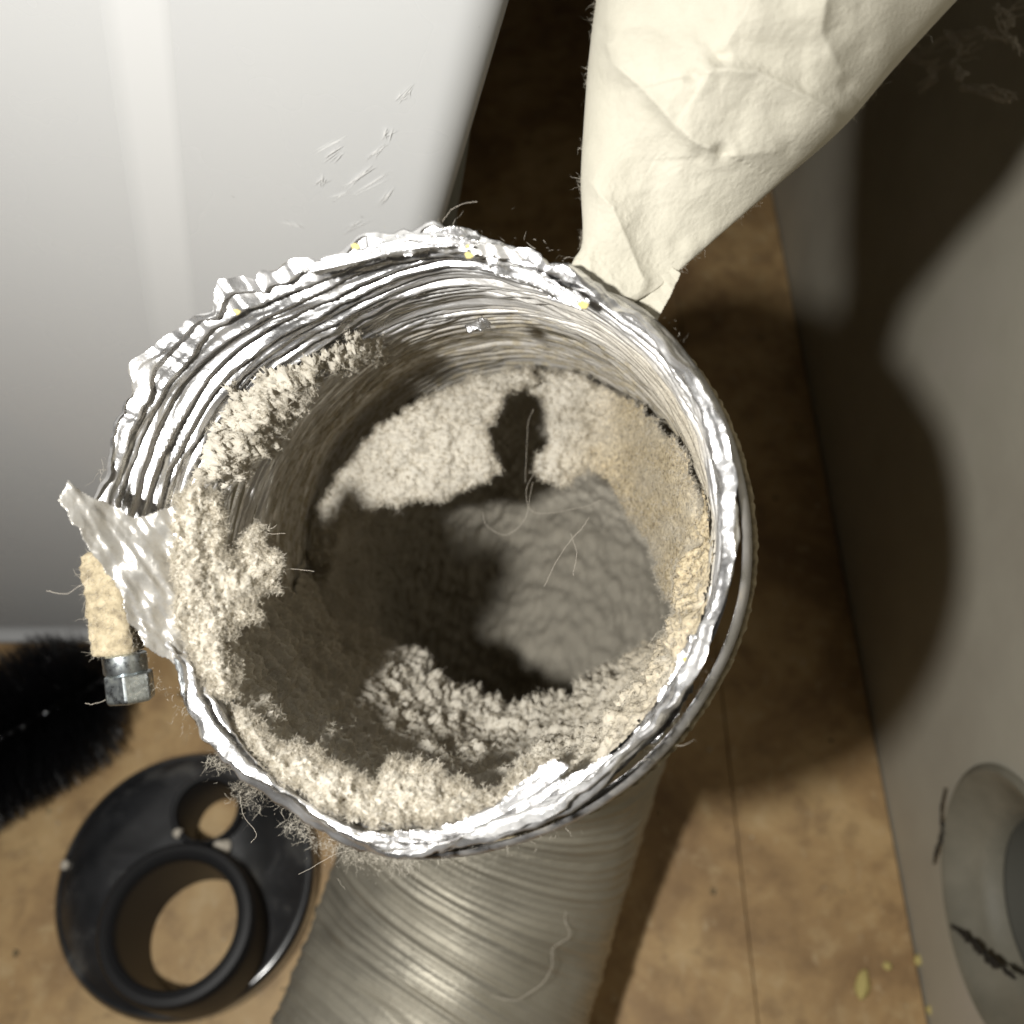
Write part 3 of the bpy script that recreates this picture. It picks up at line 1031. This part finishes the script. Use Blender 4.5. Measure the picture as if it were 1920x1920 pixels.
# more on exposed edges: where thickness changes fast
gr = np.hypot(*np.gradient(T)).ravel()[used]
wgt = wgt * (1.0 + 5.0 * np.clip(gr / 0.0012, 0, 1))
nF = 60000
pick = RNG.choice(len(Vc), nF, p=wgt / wgt.sum())
inw = -radial_dir.reshape(-1, 3)[used][pick]
dirn = inw * 0.55 + RNG.normal(size=(nF, 3)) * 0.6
Ln = RNG.gamma(2.2, 0.00024, nF) * (1 + 0.8 * np.clip(gr[pick] / 0.0012, 0, 1))
Vf, Ff = ribbons(Vc[pick] - inw * 0.0002, dirn, Ln, RNG.uniform(0.00004, 0.00010, nF), 0.55, 3)
fb = mesh_np('lint_fuzz', Vf, Ff, M['fibre'], lin, False)
fb['kind'] = 'stuff'
nP = 26000
wp = wgt * sstep(0.17, 0.10, Sn) * (0.2 + np.clip(nB.ravel()[used] + 0.35, 0, 1))
wp = wp * (1 - 0.35 * at['tone']) * (1 - 0.25 * (low.ravel()[used] * sstep(0.03, 0.05, Sn) * sstep(0.115, 0.09, Sn)))
pick = RNG.choice(len(Vc), nP, p=wp / wp.sum())
inw = -radial_dir.reshape(-1, 3)[used][pick]
rr_ = RNG.gamma(3.0, 0.00014, nP) + 0.0002
Cp = Vc[pick] + inw * (rr_ * RNG.uniform(-0.4, 0.9, nP))[:, None] + RNG.normal(size=(nP, 3)) * 0.0004
tufts(Cp, rr_, 'lint_tufts', lin)


# --- hanging lint curtain (two lobes) across the upper half of the tube
def curtain(name, poly, dfun, label, seed, tonefun=None, thick=0.004, step=3.0, rag=9, nfib=14000):
    poly = np.array(poly, float)
    x0, y0 = poly.min(0) - 25; x1, y1 = poly.max(0) + 25
    gx = np.arange(x0, x1, step); gy = np.arange(y0, y1, step)
    X, Y = np.meshgrid(gx, gy)
    Q = np.stack([X.ravel(), Y.ravel(), np.full(X.size, seed * 9.0)], 1)
    a = fbm(Q / 60, 4, seed).reshape(X.shape); b = fbm(Q / 26, 4, seed + 5, 0.6).reshape(X.shape); c = fbm(Q / 9, 3, seed + 9, 0.7).reshape(X.shape)
    sd = poly_sd(X, Y, poly) + a * rag + b * rag * 1.3 + c * rag * 0.9
    F = grid_faces(len(gx), len(gy))
    F = F[sd.ravel()[F].min(1) > 0]
    edge = np.sqrt(np.clip(sd / 28, 0, 1))
    d0 = dfun(X, Y)
    zf = d0 - thick * edge * (0.6 + 0.6 * b + 0.4 * a) - 0.0012 * c * edge
    zb = d0 + thick * edge * 0.6 + 0.001 * b
    V1 = U(X, Y, zf).reshape(-1, 3); V2 = U(X, Y, zb).reshape(-1, 3)
    V1, F1, _, us = compact(V1, F)
    V2 = V2[us]
    n = len(V1)
    tn = np.zeros(n) if tonefun is None else tonefun(X, Y).ravel()[us]
    E = np.concatenate([F1[:, [0, 1]], F1[:, [1, 2]], F1[:, [2, 3]], F1[:, [3, 0]]])
    hs_ = set(map(tuple, E.tolist()))
    side = np.array([(q, p, p + n, q + n) for (p, q) in hs_ if (q, p) not in hs_], int).reshape(-1, 4)
    o = mesh_np(name, np.concatenate([V1, V2]), np.concatenate([F1, F1[:, ::-1] + n, side]), M['lint'], None, True, {'tone': np.concatenate([tn, tn])})
    tag(o, label, 'lint')
    e = edge.ravel()[us]
    wg = 0.35 + 3.0 * (1 - e) ** 2
    pk = RNG.choice(n, nfib, p=wg / wg.sum())
    gxn = np.gradient(sd, step, axis=1).ravel()[us][pk]; gyn = np.gradient(sd, step, axis=0).ravel()[us][pk]
    outw = -(gxn[:, None] * RT - gyn[:, None] * UP)
    D = outw * ((1 - e[pk]) * 0.9)[:, None] - FW * 0.55 + RNG.normal(size=(nfib, 3)) * 0.6
    Ln = RNG.gamma(2.2, 0.00024, nfib) * (1 + 0.6 * (1 - e[pk]))
    Vf, Ff = ribbons(V1[pk], D, Ln, RNG.uniform(0.00005, 0.00013, nfib), 0.55, 3)
    f = mesh_np('lint_fuzz', Vf, Ff, M['fibre'], o, False)
    f['kind'] = 'stuff'
    npf = max(2600, int(n * 0.24))
    wg = 0.22 + 2.2 * (1 - e) ** 2
    pk = RNG.choice(n, npf, p=wg / wg.sum())
    rr_ = RNG.gamma(3.0, 0.00014, npf) + 0.00022
    Cq = V1[pk] - FW * (rr_ * RNG.uniform(-0.4, 0.7, npf))[:, None] + RNG.normal(size=(npf, 3)) * 0.0005
    tufts(Cq, rr_, 'lint_tufts', o)
    return o


curtain('lint_curtain', [(590, 1010), (600, 950), (630, 890), (680, 825), (740, 775), (820, 735), (900, 705), (985, 688), (1010, 720), (985, 728), (950, 745), (925, 790), (918, 810), (932, 850), (946, 880),
                         (915, 902), (870, 922), (830, 945), (790, 940), (760, 938), (720, 955), (655, 958), (642, 970), (640, 1015), (610, 1080), (585, 1090), (572, 1050)],
        lambda X, Y: 0.290 + 0.00002 * (Y - 700), 'pale fluffy lint curtain hanging below the silver foil ring in the duct', 3)
curtain('lint_lobe', [(985, 690), (1060, 700), (1130, 720), (1200, 760), (1262, 820), (1305, 900), (1335, 1000), (1338, 1090), (1310, 1170), (1275, 1165), (1245, 1120), (1225, 1050), (1200, 990), (1170, 960), (1135, 908), (1105, 885), (1080, 895), (1062, 915), (1040, 918), (1015, 900), (996, 875),
                      (1000, 850), (1022, 830), (1030, 795), (1018, 752), (990, 728)],
        lambda X, Y: 0.297 - 0.075 * sstep(1120, 1345, X), 'pale fluffy lint', 6, tonefun=lambda X, Y: np.clip(sstep(1030, 1200, X + 0.3 * (Y - 800)) * (0.75 + 0.5 * fbm(np.stack([X.ravel() / 45, Y.ravel() / 45, 0 * X.ravel()], 1), 3, 311).reshape(X.shape)), 0, 1), nfib=20000)
tag(bpy.data.objects['lint_lobe'], 'tan speckled lint lobe beside the dark arch shaped gap inside the duct')

curtain('lint_clump', [(318, 1000), (330, 925), (375, 905), (408, 930), (420, 985), (424, 1040), (440, 1048), (448, 1010), (470, 985), (495, 990), (505, 1030), (527, 1040), (520, 1075), (528, 1105), (490, 1118), (465, 1130), (488, 1150), (455, 1180), (428, 1195), (420, 1225),
                       (440, 1235), (452, 1270), (436, 1300), (420, 1310), (390, 1290), (360, 1240), (335, 1170), (325, 1080)],
        lambda X, Y: 0.1985 + 0.00005 * (X - 330), 'bright lint tuft bulging into the duct beside the crumpled foil flap', 8, thick=0.005, rag=10, nfib=16000)
curtain('lint_ridge', [(425, 1325), (465, 1340), (520, 1395), (575, 1398), (625, 1424), (665, 1445), (702, 1466), (722, 1435), (745, 1415), (790, 1430), (825, 1440), (838, 1462), (880, 1466), (905, 1488), (945, 1478), (985, 1418), (1035, 1412), (1055, 1440), (985, 1490), (910, 1530), (800, 1552),
                       (700, 1548), (600, 1512), (510, 1445), (445, 1370)],
        lambda X, Y: 0.1895 + 0.00008 * (1540 - Y), 'bumpy beige lint ridge packed along the lower rim of the duct', 12, thick=0.005, rag=10, nfib=20000)

# --- fluff clinging to the outside of the lower rim
tq = np.radians(np.concatenate([RNG.uniform(88, 135, 5200), RNG.uniform(135, 200, 1400), RNG.uniform(20, 88, 900), RNG.uniform(-100, -20, 160)]))
sq = RNG.uniform(0.003, 0.022, len(tq))
rq = rim_r(tq) * 0.62 + 0.0605 * 0.38 + RNG.gamma(1.6, 0.0007, len(tq)) + 0.003
cl = (vnoise(np.stack([tq * 14, sq * 120, 0 * tq], 1), 71) > -0.25)
tq, sq, rq = tq[cl], sq[cl], rq[cl]
pq = P0 + h0 * sq[:, None] + rq[:, None] * (np.cos(tq)[:, None] * E1 + np.sin(tq)[:, None] * E2)
dq = (np.cos(tq)[:, None] * E1 + np.sin(tq)[:, None] * E2) + RNG.normal(size=pq.shape) * 0.9
Vf, Ff = ribbons(pq, dq, RNG.gamma(2.2, 0.0007, len(tq)), 0.00008, 0.6, 4)
o = mesh_np('lint_fringe', Vf, Ff, M['fibre'], None, False)
tag(o, 'wispy lint fringe clinging to the outside of the duct rim', 'lint', kind='stuff')

# --- single hairs
hairs = []


def hair(pts, d, r=0.000035, n=40):
    P = smooth_curve(np.array([list(U(a, b, dd if not np.isscalar(d) else d)) for (a, b), dd in zip(pts, d if not np.isscalar(d) else [d] * len(pts))]), n)
    P = P + np.cumsum(RNG.normal(size=P.shape), 0) * 0.00005
    hairs.append(tube_path(P, r, 5))


hair([(500, 1000), (515, 996), (535, 995)], 0.205)
hair([(515, 1070), (545, 1069), (585, 1071)], 0.21)
hair([(905, 960), (915, 985), (950, 1000), (985, 970), (1000, 900)], 0.27)
hair([(985, 905), (990, 800), (1000, 770)], 0.28)
hair([(1000, 890), (985, 920), (1000, 960), (1080, 950), (1120, 935)], 0.27)
hair([(1020, 1100), (1050, 1040), (1090, 990), (1100, 970)], 0.24)
hair([(1075, 1080), (1080, 1040), (1072, 1000)], 0.24)
hair([(88, 1108), (120, 1112), (150, 1100), (170, 1085)], 0.19)
hair([(160, 1318), (180, 1320), (200, 1314)], 0.198)
hair([(830, 415), (850, 390), (875, 376), (892, 374)], 0.19)
hair([(450, 1490), (460, 1530), (480, 1560), (470, 1580)], 0.21)
hair([(560, 1640), (640, 1598), (700, 1590)], 0.21)
VV = []; FF = []; off = 0
for v, f in hairs:
    VV.append(v); FF.append(f + off); off += len(v)
o = mesh_np('stray_hair', np.concatenate(VV), np.concatenate(FF), M['hair'])
tag(o, 'pale stray hairs sticking out of the lint and foil', 'hair', kind='stuff')
P = smooth_curve(np.array([U(1045, 1655, 0.378), U(1062, 1690, 0.377), U(1058, 1730, 0.374), U(1065, 1758, 0.371), U(1033, 1780, 0.369), U(1030, 1815, 0.366), U(1005, 1850, 0.362), U(960, 1875, 0.358), U(915, 1868, 0.355)]), 80)
P = P + np.cumsum(RNG.normal(size=P.shape), 0) * 0.00007
V, F = tube_path(P, 0.00013, 5)
o = mesh_np('thread', V, F, M['hair'])
tag(o, 'pale thread lying loose across the corrugated grey duct', 'thread')

# ------------------------------------------------------------------ paper cone
Lp = smooth_curve(np.array([(1057, 528, 0), (1075, 488, 0), (1092, 450, 0), (1089, 340, 0), (1094, 240, 0), (1104, 110, 0), (1118, 0, 0), (1140, -140, 0), (1170, -300, 0)]), 300)
Rp = smooth_curve(np.array([(1165, 580, 0), (1225, 546, 0), (1282, 500, 0), (1362, 430, 0), (1460, 345, 0), (1580, 240, 0), (1680, 125, 0), (1795, 0, 0), (1935, -140, 0), (2090, -300, 0)]), 300)
nv, nuu = 300, 220
uu = np.linspace(0, 1, nuu)
X = Lp[:, 0][:, None] * (1 - uu) + Rp[:, 0][:, None] * uu
Y = Lp[:, 1][:, None] * (1 - uu) + Rp[:, 1][:, None] * uu
wpx = np.hypot(Rp[:, 0] - Lp[:, 0], Rp[:, 1] - Lp[:, 1])[:, None]
vv = np.linspace(0, 1, nv)[:, None]
prof_ = np.sqrt(np.clip(1 - (2 * uu - 1) ** 2, 0, 1))[None, :]
bul = wpx / FPX * 0.2 * (0.05 + 0.30 * sstep(0.05, 0.7, vv))
d_ax = 0.1965 - 0.003 * sstep(0.2, 1.0, vv)


def crease_step(pts, a, wdt, sgn=1):
    d, sd_ = line_sd(X, Y, pts)
    return a * np.where(sd_ * sgn > 0, np.exp(-d / wdt), np.exp(-d / 20.0)) * np.clip(1, 0, 1)


def end_fade(pts, rad):
    pts = np.array(pts, float)
    d1 = np.hypot(X - pts[0][0], Y - pts[0][1]); d2 = np.hypot(X - pts[-1][0], Y - pts[-1][1])
    return sstep(0, rad, d1) * sstep(0, rad, d2)


cr = np.zeros(X.shape)
for pts, a, wd, sg in [
    ([(1128, 60), (1150, 120), (1205, 165), (1262, 230), (1300, 265), (1355, 288)], 0.0034, 45, 1),
    ([(1300, 140), (1345, 128), (1420, 135), (1500, 175), (1590, 225)], 0.0032, 50, -1),
    ([(1092, 320), (1125, 365), (1150, 390), (1180, 460), (1205, 520), (1228, 545)], 0.0024, 40, -1),
    ([(1095, 440), (1107, 500), (1112, 545)], 0.0012, 18, 1),
    ([(1310, 295), (1400, 290), (1480, 280)], 0.0016, 40, 1),
    ([(1270, 455), (1300, 470), (1330, 462)], 0.0012, 22, 1),
    ([(1140, -60), (1138, 40), (1140, 110)], 0.0020, 28, 1),
    ([(1420, -80), (1400, 20), (1345, 110)], 0.0026, 70, 1),
    ([(1560, -60), (1540, 60), (1590, 160)], 0.0024, 60, -1)]:
    cr += 0.72 * crease_step(pts, a, wd, sg) * end_fade(pts, 30)
Qp = np.stack([X.ravel(), Y.ravel(), 0 * X.ravel()], 1)
soft = fbm(Qp / 160, 3, 201).reshape(X.shape) * 0.0028 + fbm(Qp / 45, 3, 203).reshape(X.shape) * 0.0003 - np.abs(fbm(Qp / 110, 2, 207)).reshape(X.shape) * 0.0007 + fbm(Qp / 6, 2, 205).reshape(X.shape) * 0.00008
ef = np.clip(prof_ * 1.6, 0, 1)
Zf = d_ax - bul * prof_ + (cr * -1 + soft) * ef
Zb = d_ax + bul * prof_ * 0.8 + soft * ef * 0.5 + 0.0004
Vf = U(X, Y, Zf).reshape(-1, 3); Vb = U(X, Y, Zb).reshape(-1, 3)
F1 = grid_faces(nuu, nv)
n = len(Vf)
st_ = []
for i in range(nv - 1):
    a, b = i * nuu, (i + 1) * nuu
    st_.append((a, b, b + n, a + n)); a2, b2 = a + nuu - 1, b + nuu - 1
    st_.append((b2, a2, a2 + n, b2 + n))
for k in range(nuu - 1):
    st_.append((k, k + n, k + 1 + n, k + 1))
pc = thing('paper_cone', 'crumpled white paper towel rolled to a point touching the foil rim', 'paper towel', tuple(U(1400, 100, 0.2)))
mesh_np('outer_wrap', np.concatenate([Vf, Vb]), np.concatenate([F1, F1[:, ::-1] + n, np.array(st_)]), M['paper'], pc)
# inner ply poking out at the tip
poly = [(1130, 530), (1162, 582), (1200, 590), (1231, 602), (1255, 558), (1277, 512), (1230, 480), (1150, 470)]
o = sheet('inner_ply', poly, lambda X, Y: 0.1978 - 0.00003 * (X - 1200), 1.6, 0.0008, 51, M['paper'], pc, 0.0, thick=0.0006, creases=3, ragged=0.3)
# nap of fibres along the paper's edges
ii = RNG.integers(0, nv, 1500)
eu = np.where(RNG.random(1500) < 0.6, 0, nuu - 1)
pp = Vf.reshape(nv, nuu, 3)[ii, eu]
clm = vnoise(pp * 260, 77) > -0.1
pp = pp[clm]; eu = eu[clm]
dd = np.where(eu[:, None] == 0, -1, 1) * RT * 1.0 + RNG.normal(size=pp.shape) * 0.8
V, F = ribbons(pp, dd, RNG.gamma(1.6, 0.0006, len(pp)), 0.00005, 0.7, 4)
o = mesh_np('paper_nap', V, F, M['fibre'], pc, False)
o['kind'] = 'stuff'

# ------------------------------------------------------------------ black flange on the floor
FC = np.array([-0.1618, 0.0865, 0.0])
fo = thing('pipe_flange', 'round black plastic flange with one large collared hole and one small hole', 'flange', tuple(FC))
prof = [(0.0620, 0.0), (0.0635, 0.004), (0.0637, 0.0140), (0.0630, 0.0172), (0.0615, 0.0188), (0.0600, 0.0190), (0.0592, 0.0196), (0.0570, 0.0215), (0.0500, 0.0272), (0.0400, 0.0332), (0.0280, 0.0370), (0.0140, 0.0388), (0.002, 0.0394)]
body = bm_obj('flange_plate', lathe_bm(prof, 160), M['rubber'], None, True)
body.location = FC
hx, hy = (0.0100, -0.0250)      # large hole, relative to the flange
sx, sy = (0.0122, 0.0285)       # small hole


def cyl(name, x, y, r, z0, z1, material=None, n=96):
    b = bmesh.new()
    bmesh.ops.create_cone(b, cap_ends=True, segments=n, radius1=r, radius2=r, depth=z1 - z0, matrix=Matrix.Translation((x, y, (z0 + z1) / 2)))
    o = bm_obj(name, b, material)
    o.location = FC
    return o


boolean_cut(body, [cyl('c', hx, hy, 0.0300, -0.02, 0.1), cyl('c', sx, sy, 0.0150, -0.02, 0.1)])
for p in body.data.polygons:
    p.use_smooth = True
body.data.set_sharp_from_angle(angle=math.radians(35))
body.parent = fo
body.location = (0, 0, 0)


def ring_part(name, x, y, prof, n=96):
    b = lathe_bm(prof, n, closed=True)
    bmesh.ops.translate(b, verts=b.verts, vec=(x + FC[0], y + FC[1], 0))
    return bm_obj(name, b, M['matte_rubber'], fo, True, 40)


ring_part('large_collar', hx, hy, [(0.0272, 0.001), (0.0272, 0.047), (0.0276, 0.0530), (0.0285, 0.0542), (0.0300, 0.0534), (0.0308, 0.0542), (0.0338, 0.0538), (0.0352, 0.0520), (0.0358, 0.0470), (0.0366, 0.0300), (0.0366, 0.0120), (0.0310, 0.0120), (0.0310, 0.001)])
ring_part('small_lip', sx, sy, [(0.0145, 0.001), (0.0145, 0.0385), (0.0152, 0.0400), (0.0165, 0.0402), (0.0176, 0.0390), (0.0178, 0.0250), (0.0152, 0.0250), (0.0152, 0.001)], 64)


# ------------------------------------------------------------------ crumbs
def crumb(px_, py_, z, r, material, label, elong=1.0, ang_=0.0, group=None):
    dv = (px_ - 960) / FPX * RT - (py_ - 960) / FPX * UP + FW
    t = (z + r * 0.7 - CAM[2]) / dv[2]
    p = CAM + t * dv
    b = bmesh.new()
    bmesh.ops.create_icosphere(b, subdivisions=3, radius=r)
    co = np.array([v.co for v in b.verts])
    nn = fbm(co / r * 1.3 + px_, 3, 5) * 0.35
    for v, k in zip(b.verts, nn):
        v.co *= (1 + k)
        v.co.z *= 0.75
        v.co.x *= elong
    bmesh.ops.rotate(b, verts=b.verts, cent=(0, 0, 0), matrix=Matrix.Rotation(ang_, 3, 'Z'))
    lo_ = min(v.co.z for v in b.verts)
    o = bm_obj('crumb', b, material, None, True)
    o.location = (p[0], p[1], z - lo_)
    tag(o, label, 'crumb', group or 'crumbs of debris')
    return o


crumb(415, 1590, 0.0375, 0.0042, M['crumb'], 'largest pale crumb resting on the black flange between its two holes')
crumb(333, 1562, 0.0372, 0.0022, M['crumb'], 'small grey crumb on the black flange beside the small hole')
crumb(122, 1622, 0.0185, 0.0022, M['crumb'], 'small crumb on the outer edge of the black flange')
crumb(1617, 1848, 0.0002, 0.0034, M['ycrumb'], 'long yellow crumb on the brown floor near the wall', 2.0, 1.2)
crumb(1664, 1812, 0.0003, 0.0022, M['ycrumb'], 'round yellowish crumb on the floor above the long yellow crumb')
crumb(1722, 1800, 0.0003, 0.0024, M['ycrumb'], 'dull crumb lying on the floor closest to the wall base')
crumb(1752, 1893, 0.0003, 0.0034, M['ycrumb'], 'yellow crumb against the wall base at the picture edge')

# grit and lint specks fallen on the floor
_b = bmesh.new(); bmesh.ops.create_icosphere(_b, subdivisions=2, radius=1.0)
IV = np.array([v.co for v in _b.verts]); IF_ = np.array([[v.index for v in f.verts] for f in _b.faces]); _b.free()
ng = 420
gx_ = RNG.uniform(-0.4, 0.197, ng); gy_ = RNG.uniform(-0.05, 0.6, ng)
gr_ = RNG.gamma(2.0, 0.00028, ng) + 0.00025
kk_ = 1 + 0.6 * fbm((IV[None] * 1.2 + RNG.uniform(-40, 40, (ng, 1, 3))).reshape(-1, 3), 2, 501).reshape(ng, -1)
GP = IV[None] * (gr_[:, None] * kk_)[..., None]
GP[..., 2] *= 0.55
GP = GP + np.stack([gx_, gy_, gr_ * 0.35 + 0.0002], 1)[:, None, :]
GP[..., 2] = np.maximum(GP[..., 2], 0.0004)
o = mesh_np('floor_grit', GP.reshape(-1, 3), (IF_[None] + (np.arange(ng) * len(IV))[:, None, None]).reshape(-1, 3), M['grit'])
tag(o, 'pale grit and lint specks scattered over the brown floor', 'debris', kind='stuff')

# ------------------------------------------------------------------ black brush
br_ = thing('bristle_brush', 'black bristle brush lying beside the black flange on the floor', 'brush', (-0.28, 0.14, 0))


def floor_pt(px_, py_, z):
    dv = (px_ - 960) / FPX * RT - (py_ - 960) / FPX * UP + FW
    t = (z - CAM[2]) / dv[2]
    return CAM + t * dv


b0 = floor_pt(-420, 1625, 0.037); b1 = floor_pt(210, 1268, 0.034)
bd = unit(b1 - b0); BL = np.linalg.norm(b1 - b0)
t1 = unit(np.cross(bd, np.array([0, 0, 1.0]))); t2 = np.cross(t1, bd)
k = np.linspace(0, 1, 400)
for phs in (0, PI):
    q = k * BL / 0.012 * 2 * PI + phs
    P = b0 + bd * (k * BL)[:, None] + 0.0017 * (np.cos(q)[:, None] * t1 + np.sin(q)[:, None] * t2)
    V, F = tube_path(P, 0.0016, 8)
    mesh_np('twisted_wire', V, F, M['wire'], br_)
nb = 15000
tt = RNG.random(nb)
q = tt * BL / 0.012 * 2 * PI + RNG.choice([0, PI], nb) + RNG.normal(size=nb) * 0.5
dirb = np.cos(q)[:, None] * t1 + np.sin(q)[:, None] * t2 + bd * RNG.normal(size=nb)[:, None] * 0.12
lenb = 0.039 * (0.9 + 0.15 * RNG.random(nb)) * np.sqrt(np.clip((1.02 - tt) / 0.16, 0.15, 1))
pb = b0 + bd * (tt * BL)[:, None] + dirb * 0.001
tipz = pb[:, 2] + unit(dirb)[:, 2] * lenb
lenb = np.where(tipz < 0.001, (pb[:, 2] - 0.001) / np.maximum(1e-4, -unit(dirb)[:, 2]), lenb)
V, F = ribbons(pb, dirb, lenb, 0.00055, 0.035, 3)
V[:, 2] = np.maximum(V[:, 2], 0.0006)
V[:, 1] = np.where(V[:, 2] > 0.021, np.minimum(V[:, 1], FY - 0.006), np.minimum(V[:, 1], FY + 0.011))
o = mesh_np('bristles', V, F, M['bristle'], br_, False)
o['kind'] = 'stuff'

# ------------------------------------------------------------------ cobweb by the wall
webs = []
wr = np.random.default_rng(9)


def wall_pt(px_, py_, off_=0.03):
    x = WX - off_
    d = x / ((px_ - 960.0) / FPX)
    return U(px_, py_, d)


for pts, r in [([(1660, 80), (1700, 100), (1740, 120), (1765, 118)], 0.0006), ([(1782, 118), (1800, 140), (1808, 150)], 0.0009), ([(1803, 164), (1840, 166), (1880, 180), (1905, 182)], 0.0009),
               ([(1775, 60), (1790, 85), (1800, 98), (1830, 88)], 0.0005), ([(1835, 55), (1870, 70), (1900, 85), (1925, 110)], 0.0007), ([(1868, 10), (1890, 25), (1880, 45), (1850, 60)], 0.0006),
               ([(1745, 125), (1745, 145), (1722, 165)], 0.0004), ([(1700, 110), (1740, 90), (1780, 72), (1840, 62)], 0.0004), ([(1900, 90), (1880, 30), (1925, 5)], 0.0005)]:
    for kk in range(4):
        P = smooth_curve(np.array([wall_pt(a + wr.normal() * 4, b + wr.normal() * 4) for a, b in pts]), 30)
        P = P + np.cumsum(wr.normal(size=P.shape), 0) * 0.0003
        webs.append(tube_path(P, r * 0.45, 5))
VV = []; FF = []; off = 0
for v, f in webs:
    VV.append(v); FF.append(f + off); off += len(v)
o = mesh_np('cobweb', np.concatenate(VV), np.concatenate(FF), M['hair'])
tag(o, 'dusty grey cobweb strands hanging in the shadow by the wall', 'cobweb', kind='stuff')
